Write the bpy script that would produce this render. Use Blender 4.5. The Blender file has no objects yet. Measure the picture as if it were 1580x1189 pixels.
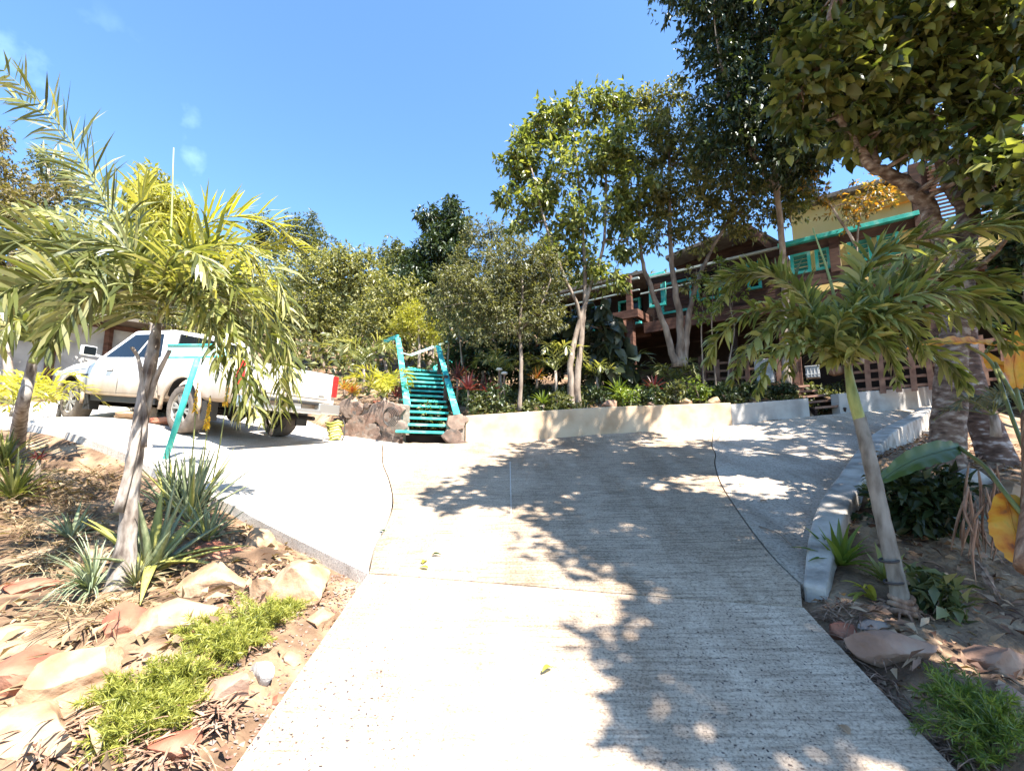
import bpy, bmesh, math, random
import numpy as np
from mathutils import Vector, Matrix, noise
from mathutils.geometry import delaunay_2d_cdt

# ------------------------------------------------------------------ camera, sky, sun, exposure
SC = bpy.context.scene
COL = SC.collection
F, TH, H = 720.0, math.radians(8), 1.7
cam = bpy.data.objects.new("camera", bpy.data.cameras.new("camera"))
COL.objects.link(cam)
cam.location = (0, 0, H)
cam.rotation_euler = (math.radians(90) + TH, 0, 0)
cam.data.sensor_width = 36
cam.data.lens = 36 * F / 1580
cam.data.clip_start = 0.05
cam.data.clip_end = 2000
SC.camera = cam
SUN = Vector((0.42, -0.48, 1.0)).normalized()
ELEV = math.asin(SUN.z)
AZ = math.atan2(SUN.x, SUN.y)
w = bpy.data.worlds.new("World"); SC.world = w; w.use_nodes = True
nt = w.node_tree
bg = nt.nodes["Background"]; bg.inputs[1].default_value = 0.088
sky = nt.nodes.new("ShaderNodeTexSky"); sky.sky_type = 'NISHITA'; sky.sun_disc = False
sky.sun_elevation = ELEV; sky.sun_rotation = AZ; sky.altitude = 0; sky.air_density = 1.0
sky.dust_density = 0.4; sky.ozone_density = 4.0
# a few thin wisps of cloud low on the left, as part of the sky
tc = nt.nodes.new("ShaderNodeTexCoord")
nz = nt.nodes.new("ShaderNodeTexNoise"); nz.inputs["Scale"].default_value = 9; nz.inputs["Detail"].default_value = 6
rp = nt.nodes.new("ShaderNodeValToRGB"); rp.color_ramp.elements[0].position = 0.60; rp.color_ramp.elements[1].position = 0.85
dot = nt.nodes.new("ShaderNodeVectorMath"); dot.operation = 'DOT_PRODUCT'
dot.inputs[1].default_value = Vector((-0.78, 0.80, 0.52)).normalized()
mr = nt.nodes.new("ShaderNodeMapRange"); mr.inputs[1].default_value = 0.975; mr.inputs[2].default_value = 0.998
mul = nt.nodes.new("ShaderNodeMath"); mul.operation = 'MULTIPLY'
mx = nt.nodes.new("ShaderNodeMixRGB"); mx.inputs[2].default_value = (2.6, 3.9, 4.9, 1)
L = nt.links.new
L(tc.outputs["Generated"], nz.inputs["Vector"]); L(nz.outputs[0], rp.inputs[0])
L(tc.outputs["Generated"], dot.inputs[0]); L(dot.outputs["Value"], mr.inputs[0])
L(rp.outputs[0], mul.inputs[0]); L(mr.outputs[0], mul.inputs[1]); L(mul.outputs[0], mx.inputs[0])
tn = nt.nodes.new("ShaderNodeMixRGB"); tn.blend_type = 'MULTIPLY'; tn.inputs[0].default_value = 1; tn.inputs[2].default_value = (0.65, 0.80, 0.88, 1)
L(sky.outputs[0], tn.inputs[1]); L(tn.outputs[0], mx.inputs[1]); L(mx.outputs[0], bg.inputs[0])
sl = bpy.data.lights.new("sun", 'SUN'); sl.energy = 3.8; sl.angle = math.radians(0.5); sl.color = (1.0, 0.955, 0.88)
so = bpy.data.objects.new("sun", sl); COL.objects.link(so)
so.rotation_euler = (-SUN).to_track_quat('-Z', 'Y').to_euler()
vs = SC.view_settings
vs.view_transform = 'Standard'; vs.look = 'None'; vs.gamma = 1.0; vs.use_curve_mapping = False
vs.exposure = 2.45
SC.cycles.max_bounces = 6; SC.cycles.transparent_max_bounces = 4

rng = random.Random(7)
NR = np.random.default_rng(11)

# ------------------------------------------------------------------ measuring helpers
def ray(px, py):
    u = (px - 790) / F; v = (594.5 - py) / F
    return Vector((u, math.cos(TH) - v * math.sin(TH), math.sin(TH) + v * math.cos(TH)))
def P(px, py, d):
    r = ray(px, py)
    return Vector((r.x / r.y * d, d, r.z / r.y * d + H))
def base(x, y):
    y = np.asarray(y, float)
    z = np.where(y < 8.5, 0.22 * y, 1.87 + 0.34 * (y - 8.5))
    z = np.where(y < -12, -2.64 + 0.02 * (y + 12), z)
    return np.where(y > 75, 24.5 + 0.05 * (y - 75), z)
class Res:
    def __init__(self, pts, s, lam=1e-3):
        self.p = np.array([(a, b) for a, b, c in pts]); z = np.array([c for a, b, c in pts])
        self.s = s
        r = z - base(self.p[:, 0], self.p[:, 1])
        d = ((self.p[:, None] - self.p[None]) ** 2).sum(-1)
        self.w = np.linalg.solve(np.exp(-d / (2 * s * s)) + lam * np.eye(len(z)), r)
    def __call__(self, x, y):
        x = np.asarray(x, float); y = np.asarray(y, float)
        out = base(x, y)
        for (a, b), ww in zip(self.p, self.w):
            out = out + ww * np.exp(-((x - a) ** 2 + (y - b) ** 2) / (2 * self.s ** 2))
        return out
def pp(*a):
    return [tuple(P(*q)) for q in a]
ZC = Res(pp((560,885,3.6),(1240,937,3.17),(435,820,4.4),(360,780,5.0),(0,651,6.6),(190,698,5.9),(110,649,8.6),
            (285,668,7.07),(430,674,8.5),(620,683,8.4),(720,683,8.6),(925,670,9.0),(1130,656,9.3),(1250,642,9.5),
            (1435,632,10.0),(1300,760,5.2),(1350,690,7.2),(1105,700,7.3),(600,770,5.3))
         + [(-2,0,0),(0,0,0),(2,0,0),(0,-2,-.44),(0,2,.44)], 1.7, 0.02)
def march(px, py, fn, d0=1.2, d1=60):
    r = ray(px, py); r = r / r.y
    d = d0; prev = d0
    while d < d1:
        if H + r.z * d < float(fn(r.x * d, d)):
            lo, hi = prev, d
            for _ in range(22):
                m = (lo + hi) / 2
                if H + r.z * m < float(fn(r.x * m, m)): hi = m
                else: lo = m
            return Vector((r.x * hi, hi, float(fn(r.x * hi, hi))))
        prev = d; d += 0.05
    return Vector((r.x * d1, d1, float(fn(r.x * d1, d1))))
def Cx(px, py): 
    p = march(px, py, ZC); return (p.x, p.y)

# plan curves of the concrete
JOINT_L = (-1.06, 3.6); JOINT_R = tuple(P(1240, 937, 3.17).xy)
edge_left = [JOINT_L] + [tuple(P(*q).xy) for q in ((435,820,4.4),(360,780,5.0),(280,740,5.45),(190,698,5.9),(100,672,6.25),(0,651,6.6))] + [(-9.6,7.3),(-12.6,8.4)]
back_left = [(-13.2,10.2),(-10.8,12.4),(-7.0,11.6),(-4.6,10.2)] + [tuple(P(530,678,8.9).xy), tuple(P(620,683,8.4).xy), tuple(P(700,681,8.5).xy)]
wall_line = [tuple(P(*q).xy) for q in ((718,683,8.6),(925,670,9.0),(1130,656,9.3),(1250,642,9.5),(1297,640,9.62),(1435,628,10.1),(1500,622,10.5))]
curb_line = [(8.9,10.1),(8.2,9.35),(5.55,7.2),(3.6,5.2),(2.6,4.15),(2.03,3.42)]
joint_left = [JOINT_L, Cx(578,845), Cx(598,805), Cx(606,772), Cx(600,740), Cx(590,712), (-2.3, 8.35)]
joint_right = [(2.03,3.42), Cx(1185,850), Cx(1140,790), Cx(1112,745), Cx(1103,715), Cx(1104,700), (3.4,8.0), (4.0,9.28)]
main_low = [(-1.2,-3.0), (-1.13,1.0), JOINT_L, JOINT_R, (1.74,1.8), (1.8,-3.0)]
def resample(pts, step, smooth=False, closed=True):
    out = []
    n = len(pts)
    for i in range(n if closed else n - 1):
        a = Vector(pts[i]).to_2d(); b = Vector(pts[(i + 1) % n]).to_2d()
        k = max(1, int((b - a).length / step))
        for j in range(k):
            out.append(tuple(a.lerp(b, j / k)))
    if not closed: out.append(tuple(pts[-1][:2]))
    return out
def smooth_curve(pts, k=6):
    pts = [Vector(p).to_2d() for p in pts]; q = [2 * pts[0] - pts[1]] + pts + [2 * pts[-1] - pts[-2]]
    out = []
    for i in range(1, len(q) - 2):
        for j in range(k):
            t = j / k
            a, b, c, d = q[i - 1], q[i], q[i + 1], q[i + 2]
            out.append(tuple(0.5 * ((2 * b) + (c - a) * t + (2 * a - 5 * b + 4 * c - d) * t * t + (3 * b - a - 3 * c + d) * t ** 3)))
    out.append(tuple(pts[-1])); return out
JL = smooth_curve(joint_left); JR = smooth_curve(joint_right)
ALL = [(-1.2,-3.0), (-1.13,1.0)] + edge_left + back_left + wall_line + curb_line + [JOINT_R, (1.74,1.8), (1.8,-3.0)]
def inside(poly, X, Y):
    X = np.asarray(X); Y = np.asarray(Y); ins = np.zeros(X.shape, bool); n = len(poly)
    for i in range(n):
        x1, y1 = poly[i]; x2, y2 = poly[(i + 1) % n]
        c = ((y1 > Y) != (y2 > Y)) & (X < (x2 - x1) * (Y - y1) / (y2 - y1 + 1e-12) + x1)
        ins ^= c
    return ins
def dist_poly(poly, X, Y):
    D = np.full(np.shape(X), 1e9); n = len(poly)
    for i in range(n):
        a = np.array(poly[i]); b = np.array(poly[(i + 1) % n]); ab = b - a
        t = np.clip(((X - a[0]) * ab[0] + (Y - a[1]) * ab[1]) / (ab @ ab + 1e-12), 0, 1)
        D = np.minimum(D, np.hypot(X - a[0] - t * ab[0], Y - a[1] - t * ab[1]))
    return D
WALLTOP = pp((718,641,8.75),(925,628,9.15),(1130,621,9.45),(1250,614,9.6),(1435,597,10.25),(620,626,8.6),(530,615,9.1))
ZT0 = Res(pp((190,895,3.6),(0,1189,2.0),(0,705,5.6),(0,790,4.6),(400,900,3.5),(300,1000,2.75),(150,1050,2.45),
             (1392,950,3.1),(1580,1189,1.9),(1460,720,5.2),(1330,830,4.0),(1580,900,3.6),(1580,720,5.5))
          + [(x, y + .25, z - .06) for x, y, z in WALLTOP] + [(-8.0, 6.3, 1.9), (3.2,10.9,2.75),(6,11.2,3.0),(-3.5,10.3,2.75),(-6,11.9,2.8),(-8.2,12.6,2.9)], 1.25, 0.02)
def ZT(x, y):
    x = np.asarray(x, float); y = np.asarray(y, float)
    ins = inside(ALL, x, y); d = dist_poly(ALL, x, y)
    d = np.where(ins, 0, d)
    t = np.clip(d / 0.3, 0, 1); t = t * t * (3 - 2 * t)
    z = (ZC(x, y) - 0.10) * (1 - t) + ZT0(x, y) * t
    # the flight of stairs runs up a cut in the bed
    u = (y - 8.4) / 3.6; xc = -1.30 - .78 * u; zs = 1.78 + 1.85 * u - .12
    m = np.clip((.66 - np.abs(x - xc)) / .12, 0, 1) * np.clip((y - 8.3) / .1, 0, 1) * np.clip((12.1 - y) / .3, 0, 1)
    z = z * (1 - m) + np.minimum(z, zs) * m
    m = np.clip((.36 - np.abs(x - 6.62)) / .08, 0, 1) * np.clip((y - 9.5) / .1, 0, 1) * np.clip((11.1 - y) / .3, 0, 1)
    return z * (1 - m) + np.minimum(z, 2.28 + .54 * (y - 9.75)) * m
_cx = np.arange(-11, 11.01, .05); _cy = np.arange(.4, 14.01, .05); _cz = ZT(*np.meshgrid(_cx, _cy))
def GZ(x, y):
    i = (x + 11) / .05; j = (y - .4) / .05
    if not (0 <= i < len(_cx) - 1 and 0 <= j < len(_cy) - 1): return float(ZT(x, y))
    a = int(i); b = int(j); u = i - a; v = j - b
    return float((_cz[b, a] * (1 - u) + _cz[b, a + 1] * u) * (1 - v) + (_cz[b + 1, a] * (1 - u) + _cz[b + 1, a + 1] * u) * v)
def G(px, py, d0=1.2):
    return march(px, py, GZ, d0)

# ------------------------------------------------------------------ materials
def ramp(nt, stops):
    r = nt.nodes.new("ShaderNodeValToRGB"); cr = r.color_ramp
    while len(cr.elements) > 1: cr.elements.remove(cr.elements[-1])
    cr.elements[0].position = stops[0][0]; cr.elements[0].color = (*stops[0][1], 1)
    for p, c in stops[1:]:
        e = cr.elements.new(p); e.color = (*c, 1)
    return r
def newmat(name):
    m = bpy.data.materials.new(name); m.use_nodes = True
    return m, m.node_tree, m.node_tree.nodes["Principled BSDF"]
def surf(name, cols, scale=6, rough=0.8, bump=0.3, bscale=None, detail=8, metal=0, stretch=None, spec=0.3, bdist=0.02, lo=0.3, hi=0.7):
    m, nt, b = newmat(name)
    tcn = nt.nodes.new("ShaderNodeTexCoord"); src = tcn.outputs["Object"]
    if stretch:
        mp = nt.nodes.new("ShaderNodeMapping"); mp.inputs["Scale"].default_value = stretch
        nt.links.new(src, mp.inputs[0]); src = mp.outputs[0]
    n = nt.nodes.new("ShaderNodeTexNoise"); n.inputs["Scale"].default_value = scale; n.inputs["Detail"].default_value = detail
    nt.links.new(src, n.inputs["Vector"])
    k = len(cols)
    r = ramp(nt, [(lo + (hi - lo) * i / max(1, k - 1), c) for i, c in enumerate(cols)])
    nt.links.new(n.outputs[0], r.inputs[0]); nt.links.new(r.outputs[0], b.inputs["Base Color"])
    b.inputs["Roughness"].default_value = rough; b.inputs["Metallic"].default_value = metal
    b.inputs["Specular IOR Level"].default_value = spec
    if bump:
        n2 = nt.nodes.new("ShaderNodeTexNoise"); n2.inputs["Scale"].default_value = bscale or scale * 4; n2.inputs["Detail"].default_value = 6
        nt.links.new(src, n2.inputs["Vector"])
        bp = nt.nodes.new("ShaderNodeBump"); bp.inputs["Strength"].default_value = bump; bp.inputs["Distance"].default_value = bdist
        nt.links.new(n2.outputs[0], bp.inputs["Height"]); nt.links.new(bp.outputs[0], b.inputs["Normal"])
    return m
def leafmat(name, cols, rough=0.42, trans=0.35, spec=0.45, tcol=None):
    m, nt, b = newmat(name)
    g = nt.nodes.new("ShaderNodeNewGeometry")
    r = ramp(nt, [(i / max(1, len(cols) - 1), c) for i, c in enumerate(cols)])
    nt.links.new(g.outputs["Random Per Island"], r.inputs[0])
    nt.links.new(r.outputs[0], b.inputs["Base Color"])
    b.inputs["Roughness"].default_value = rough; b.inputs["Specular IOR Level"].default_value = spec
    t = nt.nodes.new("ShaderNodeBsdfTranslucent")
    hs = nt.nodes.new("ShaderNodeMixRGB"); hs.blend_type = 'MULTIPLY'; hs.inputs[0].default_value = 1; hs.inputs[2].default_value = (*(tcol or (1.5, 1.5, 0.6)), 1)
    nt.links.new(r.outputs[0], hs.inputs[1]); nt.links.new(hs.outputs[0], t.inputs[0])
    ms = nt.nodes.new("ShaderNodeMixShader"); ms.inputs[0].default_value = trans
    nt.links.new(b.outputs[0], ms.inputs[1]); nt.links.new(t.outputs[0], ms.inputs[2])
    nt.links.new(ms.outputs[0], nt.nodes["Material Output"].inputs[0])
    return m
def concrete(name, c0, c1, speck, lines, seed=0.0, grain=70):
    m, nt, b = newmat(name); N = nt.nodes.new; Lk = nt.links.new
    tcn = N("ShaderNodeTexCoord"); mp0 = N("ShaderNodeMapping"); mp0.inputs["Location"].default_value = (seed, seed, 0)
    Lk(tcn.outputs["Object"], mp0.inputs[0]); src = mp0.outputs[0]
    big = N("ShaderNodeTexNoise"); big.inputs["Scale"].default_value = 0.7; big.inputs["Detail"].default_value = 9; big.inputs["Roughness"].default_value = 0.65
    Lk(src, big.inputs["Vector"])
    r = ramp(nt, [(0.36, c0), (0.50, tuple((a*.45+b*.55) for a, b in zip(c0, c1))), (0.62, c1)]); Lk(big.outputs[0], r.inputs[0])
    fine = N("ShaderNodeTexNoise"); fine.inputs["Scale"].default_value = grain; fine.inputs["Detail"].default_value = 4; fine.inputs["Roughness"].default_value = 0.8
    Lk(src, fine.inputs["Vector"])
    fr = ramp(nt, [(0.36, (0.22, 0.20, 0.19)), (0.52, (1, 1, 1))]); Lk(fine.outputs[0], fr.inputs[0])
    m1 = N("ShaderNodeMixRGB"); m1.blend_type = 'MULTIPLY'; m1.inputs[0].default_value = 0.75; Lk(r.outputs[0], m1.inputs[1]); Lk(fr.outputs[0], m1.inputs[2])
    vo = N("ShaderNodeTexVoronoi"); vo.inputs["Scale"].default_value = 44; vo.inputs["Randomness"].default_value = 1; dn_ = N("ShaderNodeTexNoise"); dn_.inputs["Scale"].default_value = 22; dn_.inputs["Detail"].default_value = 2; Lk(src, dn_.inputs["Vector"])
    da = N("ShaderNodeVectorMath"); da.operation = 'MULTIPLY_ADD'; da.inputs[1].default_value = (.05, .05, .05); Lk(dn_.outputs["Color"], da.inputs[0]); Lk(src, da.inputs[2]); Lk(da.outputs[0], vo.inputs["Vector"])
    vr = ramp(nt, [(0.20, (1, 1, 1)), (0.30, (0, 0, 0))]); Lk(vo.outputs["Distance"], vr.inputs[0])
    gate = N("ShaderNodeSeparateColor"); Lk(vo.outputs["Color"], gate.inputs[0])
    gt = N("ShaderNodeMath"); gt.operation = 'LESS_THAN'; gt.inputs[1].default_value = 0.45; Lk(gate.outputs[0], gt.inputs[0])
    gm = N("ShaderNodeMath"); gm.operation = 'MULTIPLY'; Lk(gt.outputs[0], gm.inputs[0]); Lk(vr.outputs[0], gm.inputs[1])
    gs = N("ShaderNodeMath"); gs.operation = 'MULTIPLY'; gs.inputs[1].default_value = speck; Lk(gm.outputs[0], gs.inputs[0])
    pn = N("ShaderNodeTexNoise"); pn.inputs["Scale"].default_value = 1.1; pn.inputs["Detail"].default_value = 3; Lk(src, pn.inputs["Vector"])
    pr = N("ShaderNodeMapRange"); pr.inputs[1].default_value = 0.35; pr.inputs[2].default_value = 0.62; Lk(pn.outputs[0], pr.inputs[0])
    gp = N("ShaderNodeMath"); gp.operation = 'MULTIPLY'; Lk(gs.outputs[0], gp.inputs[0]); Lk(pr.outputs[0], gp.inputs[1])
    vc = ramp(nt, [(0.0, (0.03, 0.03, 0.035)), (0.5, (0.10, 0.055, 0.045)), (1.0, (0.06, 0.06, 0.07))]); Lk(gate.outputs[1], vc.inputs[0])
    m2 = N("ShaderNodeMixRGB"); Lk(gp.outputs[0], m2.inputs[0]); Lk(m1.outputs[0], m2.inputs[1]); Lk(vc.outputs[0], m2.inputs[2])
    mp = N("ShaderNodeMapping"); mp.inputs["Scale"].default_value = (3.0, 42, 42); mp.inputs["Rotation"].default_value = (0, 0, 0.09); Lk(src, mp.inputs[0])
    ln = N("ShaderNodeTexNoise"); ln.inputs["Scale"].default_value = 1.0; ln.inputs["Detail"].default_value = 7; ln.inputs["Roughness"].default_value = .7; Lk(mp.outputs[0], ln.inputs["Vector"])
    lr = ramp(nt, [(0.38, (0.38, 0.36, 0.35)), (0.54, (1, 1, 1))]); Lk(ln.outputs[0], lr.inputs[0])
    m3 = N("ShaderNodeMixRGB"); m3.blend_type = 'MULTIPLY'; m3.inputs[0].default_value = lines; Lk(m2.outputs[0], m3.inputs[1]); Lk(lr.outputs[0], m3.inputs[2])
    mpl = N("ShaderNodeMapping"); mpl.inputs["Scale"].default_value = (1.6, .28, 1); Lk(src, mpl.inputs[0])
    nl = N("ShaderNodeTexNoise"); nl.inputs["Scale"].default_value = 1.3; nl.inputs["Detail"].default_value = 8; nl.inputs["Roughness"].default_value = .7; Lk(mpl.outputs[0], nl.inputs["Vector"])
    rl2 = ramp(nt, [(0.40, (0.70, 0.67, 0.64)), (0.55, (1, 1, 1))]); Lk(nl.outputs[0], rl2.inputs[0])
    m4 = N("ShaderNodeMixRGB"); m4.blend_type = 'MULTIPLY'; m4.inputs[0].default_value = .8; Lk(m3.outputs[0], m4.inputs[1]); Lk(rl2.outputs[0], m4.inputs[2]); m3 = m4
    Lk(m3.outputs[0], b.inputs["Base Color"]); b.inputs["Roughness"].default_value = 0.9; b.inputs["Specular IOR Level"].default_value = 0.2
    ad = N("ShaderNodeMath"); ad.operation = 'ADD'; Lk(fine.outputs[0], ad.inputs[0]); Lk(ln.outputs[0], ad.inputs[1])
    bp = N("ShaderNodeBump"); bp.inputs["Strength"].default_value = 0.6; bp.inputs["Distance"].default_value = 0.008
    Lk(ad.outputs[0], bp.inputs["Height"]); Lk(bp.outputs[0], b.inputs["Normal"])
    return m
def plain(name, c, rough=0.5, metal=0, spec=0.5, coat=0):
    m, nt, b = newmat(name); b.inputs["Base Color"].default_value = (*c, 1); b.inputs["Roughness"].default_value = rough
    b.inputs["Metallic"].default_value = metal; b.inputs["Specular IOR Level"].default_value = spec; b.inputs["Coat Weight"].default_value = coat
    return m
M = {}
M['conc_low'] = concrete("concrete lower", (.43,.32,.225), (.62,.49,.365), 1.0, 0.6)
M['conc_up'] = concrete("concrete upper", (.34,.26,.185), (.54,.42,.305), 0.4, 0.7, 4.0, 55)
M['conc_left'] = concrete("concrete left", (.56,.50,.43), (.68,.62,.54), 0.1, 0.12, 9.0)
M['conc_right'] = concrete("concrete right", (.44,.36,.28), (.60,.50,.40), 0.1, 0.15, 15.0, 40)
M['curb'] = surf("curb concrete", [(.20,.17,.14),(.38,.335,.285),(.50,.45,.39)], 5, .9, .5, 30)
M['cream'] = surf("cream render", [(.36,.24,.14),(.48,.36,.24),(.54,.43,.30)], 2.5, .9, .3, 40, bdist=.006)
M['greywall'] = surf("grey render", [(.26,.24,.22),(.38,.36,.33),(.44,.41,.38)], 2.5, .9, .3, 40, bdist=.006)
M['soil'] = surf("soil", [(.065,.038,.022),(.14,.085,.05),(.24,.155,.092),(.35,.25,.16)], 3.2, .95, 1.0, 24, detail=12, bdist=.03, lo=.32, hi=.68)
M['rock_tan'] = surf("tan rock", [(.17,.085,.045),(.28,.17,.095),(.37,.26,.165),(.25,.13,.07)], 4, .9, .8, 14, bdist=.02)
M['rock_red'] = surf("red rock", [(.13,.045,.03),(.27,.095,.055),(.33,.17,.11)], 4, .85, .8, 12, bdist=.02)
M['rock_grey'] = surf("grey rock", [(.10,.085,.075),(.20,.16,.135),(.30,.23,.18)], 4, .85, .8, 12, bdist=.02)
M['rock_brown'] = surf("brown rock", [(.16,.09,.06),(.27,.16,.11),(.33,.23,.17)], 4, .85, .8, 12, bdist=.02)
M['rock_white'] = surf("pale rock", [(.25,.23,.21),(.38,.36,.33),(.46,.44,.41)], 6, .85, .8, 14, bdist=.02)
M['mortar'] = surf("mortar", [(.16,.13,.10),(.28,.23,.19)], 8, .95, .6)
M['wallstone'] = surf("wall stone", [(.5,.5,.5),(1,1,1)], 9, .9, .7, 16, bdist=.015)
_n = M['wallstone'].node_tree; _g = _n.nodes.new("ShaderNodeNewGeometry"); _r = ramp(_n, [(0,(.12,.10,.085)),(.35,(.24,.15,.11)),(.7,(.30,.22,.17)),(1,(.17,.15,.13))]); _m = _n.nodes.new("ShaderNodeMixRGB"); _m.blend_type = 'MULTIPLY'; _m.inputs[0].default_value = 1
_b = _n.nodes["Principled BSDF"]; _s = _b.inputs["Base Color"].links[0].from_socket; _n.links.new(_g.outputs["Random Per Island"], _r.inputs[0]); _n.links.new(_r.outputs[0], _m.inputs[1]); _n.links.new(_s, _m.inputs[2]); _n.links.new(_m.outputs[0], _b.inputs["Base Color"])
M['wood'] = surf("brown stained wood", [(.03,.015,.011),(.068,.034,.024),(.10,.054,.037)], 3, .7, .4, 20, stretch=(1,1,5), bdist=.005)
M['wood_red'] = surf("red brown timber", [(.05,.022,.015),(.10,.046,.031),(.15,.074,.05)], 3, .7, .4, 20, stretch=(1,1,4), bdist=.005)
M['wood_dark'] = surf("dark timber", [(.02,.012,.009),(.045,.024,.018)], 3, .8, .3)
M['lattice'] = surf("lattice timber", [(.10,.05,.035),(.20,.11,.075),(.27,.16,.11)], 5, .75, .4, 20, bdist=.004)
M['teal'] = surf("turquoise paint", [(.03,.26,.23),(.04,.42,.37),(.06,.48,.42),(.20,.55,.49),(.34,.60,.55)], 5, .6, .3, 40, bdist=.003, lo=.3, hi=.78, stretch=(1,1,1))
M['teal_dark'] = surf("green paint", [(.015,.13,.105),(.025,.20,.16)], 7, .5, .15, 50, bdist=.002)
M['teal_pale'] = surf("faded aqua paint", [(.38,.66,.62),(.52,.78,.74)], 7, .5, .1, 50)
M['railwhite'] = plain("pale rail", (.36,.42,.39), .5)
M['yellow'] = surf("yellow render", [(.80,.60,.22),(.86,.70,.34)], 1.5, .9, .15, 30, bdist=.004)
M['orange'] = surf("orange render", [(.66,.30,.05),(.78,.42,.09)], 2, .9, .1)
M['glass'] = plain("window glass", (.008,.010,.011), .08, 0, .25)
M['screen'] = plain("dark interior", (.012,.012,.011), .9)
M['roof'] = surf("roof edge", [(.09,.075,.06),(.17,.15,.13)], 5, .8, .3)
M['bark'] = surf("bark grey", [(.13,.10,.075),(.27,.215,.17),(.42,.36,.30)], 9, .9, .8, 26, stretch=(1,1,.4), bdist=.015)
M['bark_pale'] = surf("bark pale", [(.09,.065,.05),(.20,.155,.12),(.32,.27,.22)], 8, .9, .8, 24, stretch=(1,1,.4), bdist=.012)
M['bark_brown'] = surf("bark brown", [(.06,.036,.026),(.115,.07,.05),(.16,.10,.075),(.42,.36,.32)], 7, .9, .9, 18, stretch=(1,1,2.6), bdist=.02, lo=.35, hi=.66)
M['bark_big'] = surf("bark big tree", [(.07,.045,.033),(.14,.095,.07),(.20,.145,.11),(.34,.29,.24)], 9, .9, 1.0, 22, stretch=(1,1,2.2), bdist=.02, lo=.36, hi=.64)
M['palm_trunk'] = surf("palm trunk", [(.07,.05,.04),(.18,.145,.118),(.30,.26,.225),(.38,.34,.30)], 6, .8, .7, 16, stretch=(3,3,1), bdist=.008)
M['palm_right'] = surf("palm trunk right", [(.10,.08,.06),(.20,.17,.135),(.27,.235,.19)], 6, .8, .5, 16, stretch=(3,3,1), bdist=.006)
M['crownshaft'] = surf("crownshaft", [(.16,.19,.06),(.27,.30,.10),(.36,.36,.16)], 4, .5, .2, 16, stretch=(4,4,1))
M['twig'] = plain("twig", (.20,.15,.11), .9)
M['husk'] = surf("dry husk", [(.13,.07,.045),(.26,.155,.10),(.38,.26,.18)], 6, .9, .5, 20, stretch=(4,4,1))
M['lf_t1'] = leafmat("leaf mango-like light", [(.055,.075,.02),(.11,.14,.034),(.20,.22,.055),(.34,.34,.11)], .35, .35)
M['lf_t2'] = leafmat("leaf olive", [(.05,.062,.022),(.12,.128,.042),(.22,.21,.075),(.34,.31,.11)], .4, .38)
M['lf_t3'] = leafmat("leaf fine olive", [(.06,.065,.03),(.12,.12,.05),(.19,.18,.08)], .45, .35)
M['lf_dark'] = leafmat("leaf dark", [(.017,.030,.011),(.034,.052,.016),(.060,.080,.027)], .38, .2)
M['lf_big'] = leafmat("leaf broad", [(.028,.042,.012),(.065,.082,.022),(.13,.145,.04),(.25,.25,.07)], .32, .35)
M['lf_hill'] = leafmat("leaf hill light", [(.07,.08,.03),(.15,.155,.055),(.26,.25,.09),(.38,.35,.15)], .4, .35)
M['lf_hill2'] = leafmat("leaf hill mid", [(.045,.055,.02),(.09,.10,.035),(.17,.175,.06)], .4, .3)
M['lf_brown'] = leafmat("leaf brownish", [(.07,.055,.025),(.12,.11,.035),(.20,.16,.07),(.24,.19,.11)], .5, .35)
M['lf_yellow'] = leafmat("leaf yellow green", [(.16,.17,.03),(.28,.27,.045),(.40,.36,.07)], .4, .45)
M['lf_orange'] = leafmat("leaf orange", [(.06,.07,.02),(.12,.12,.03),(.20,.17,.04),(.42,.22,.03),(.50,.34,.05)], .4, .45, tcol=(1.5,1.2,.6))
M['lf_phil'] = leafmat("leaf philodendron", [(.025,.034,.02),(.045,.055,.03),(.08,.09,.05)], .3, .2)
M['lf_shrub'] = leafmat("leaf shrub", [(.03,.045,.014),(.06,.075,.022),(.12,.13,.05),(.20,.20,.09)], .35, .3)
M['lf_bright'] = leafmat("leaf bright", [(.07,.11,.018),(.13,.18,.03),(.22,.26,.05)], .35, .4)
M['lf_fern'] = leafmat("fern needles", [(.15,.17,.03),(.27,.28,.05),(.42,.40,.09)], .5, .4)
M['lf_red'] = leafmat("leaf dark red", [(.06,.018,.02),(.13,.03,.03),(.10,.05,.03)], .4, .35, tcol=(1.6,.8,.6))
M['lf_fire'] = leafmat("leaf fire", [(.45,.10,.04),(.55,.22,.04),(.45,.36,.07),(.20,.20,.04)], .4, .4, tcol=(1.3,1.0,.6))
M['fr_olive'] = leafmat("frond olive", [(.045,.055,.02),(.09,.105,.028),(.17,.18,.045),(.30,.29,.10),(.42,.38,.20)], .32, .35)
M['fr_yellow'] = leafmat("frond yellow", [(.17,.17,.02),(.32,.30,.035),(.45,.39,.06)], .35, .45)
M['fr_dark'] = leafmat("frond dark", [(.05,.06,.02),(.09,.105,.03),(.17,.18,.06),(.32,.30,.15)], .3, .3)
M['fr_right'] = leafmat("frond right", [(.08,.10,.028),(.15,.175,.045),(.25,.26,.08),(.36,.35,.14)], .32, .32)
M['rachis'] = plain("frond stalk", (.16,.17,.05), .5)
M['aloe'] = surf("aloe leaf", [(.12,.15,.07),(.22,.25,.13),(.34,.36,.20)], 5, .45, .2, 20, stretch=(6,6,1), spec=.4)
M['aloe_y'] = surf("aloe leaf yellow", [(.22,.22,.05),(.38,.36,.09),(.50,.44,.14)], 5, .45, .2, 20, spec=.4)
M['agave'] = leafmat("grey green blade", [(.12,.15,.09),(.20,.24,.14),(.32,.34,.23)], .5, .2)
M['strap'] = leafmat("strap leaf", [(.06,.07,.035),(.12,.13,.06),(.20,.19,.10),(.26,.23,.14)], .5, .25)
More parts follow.
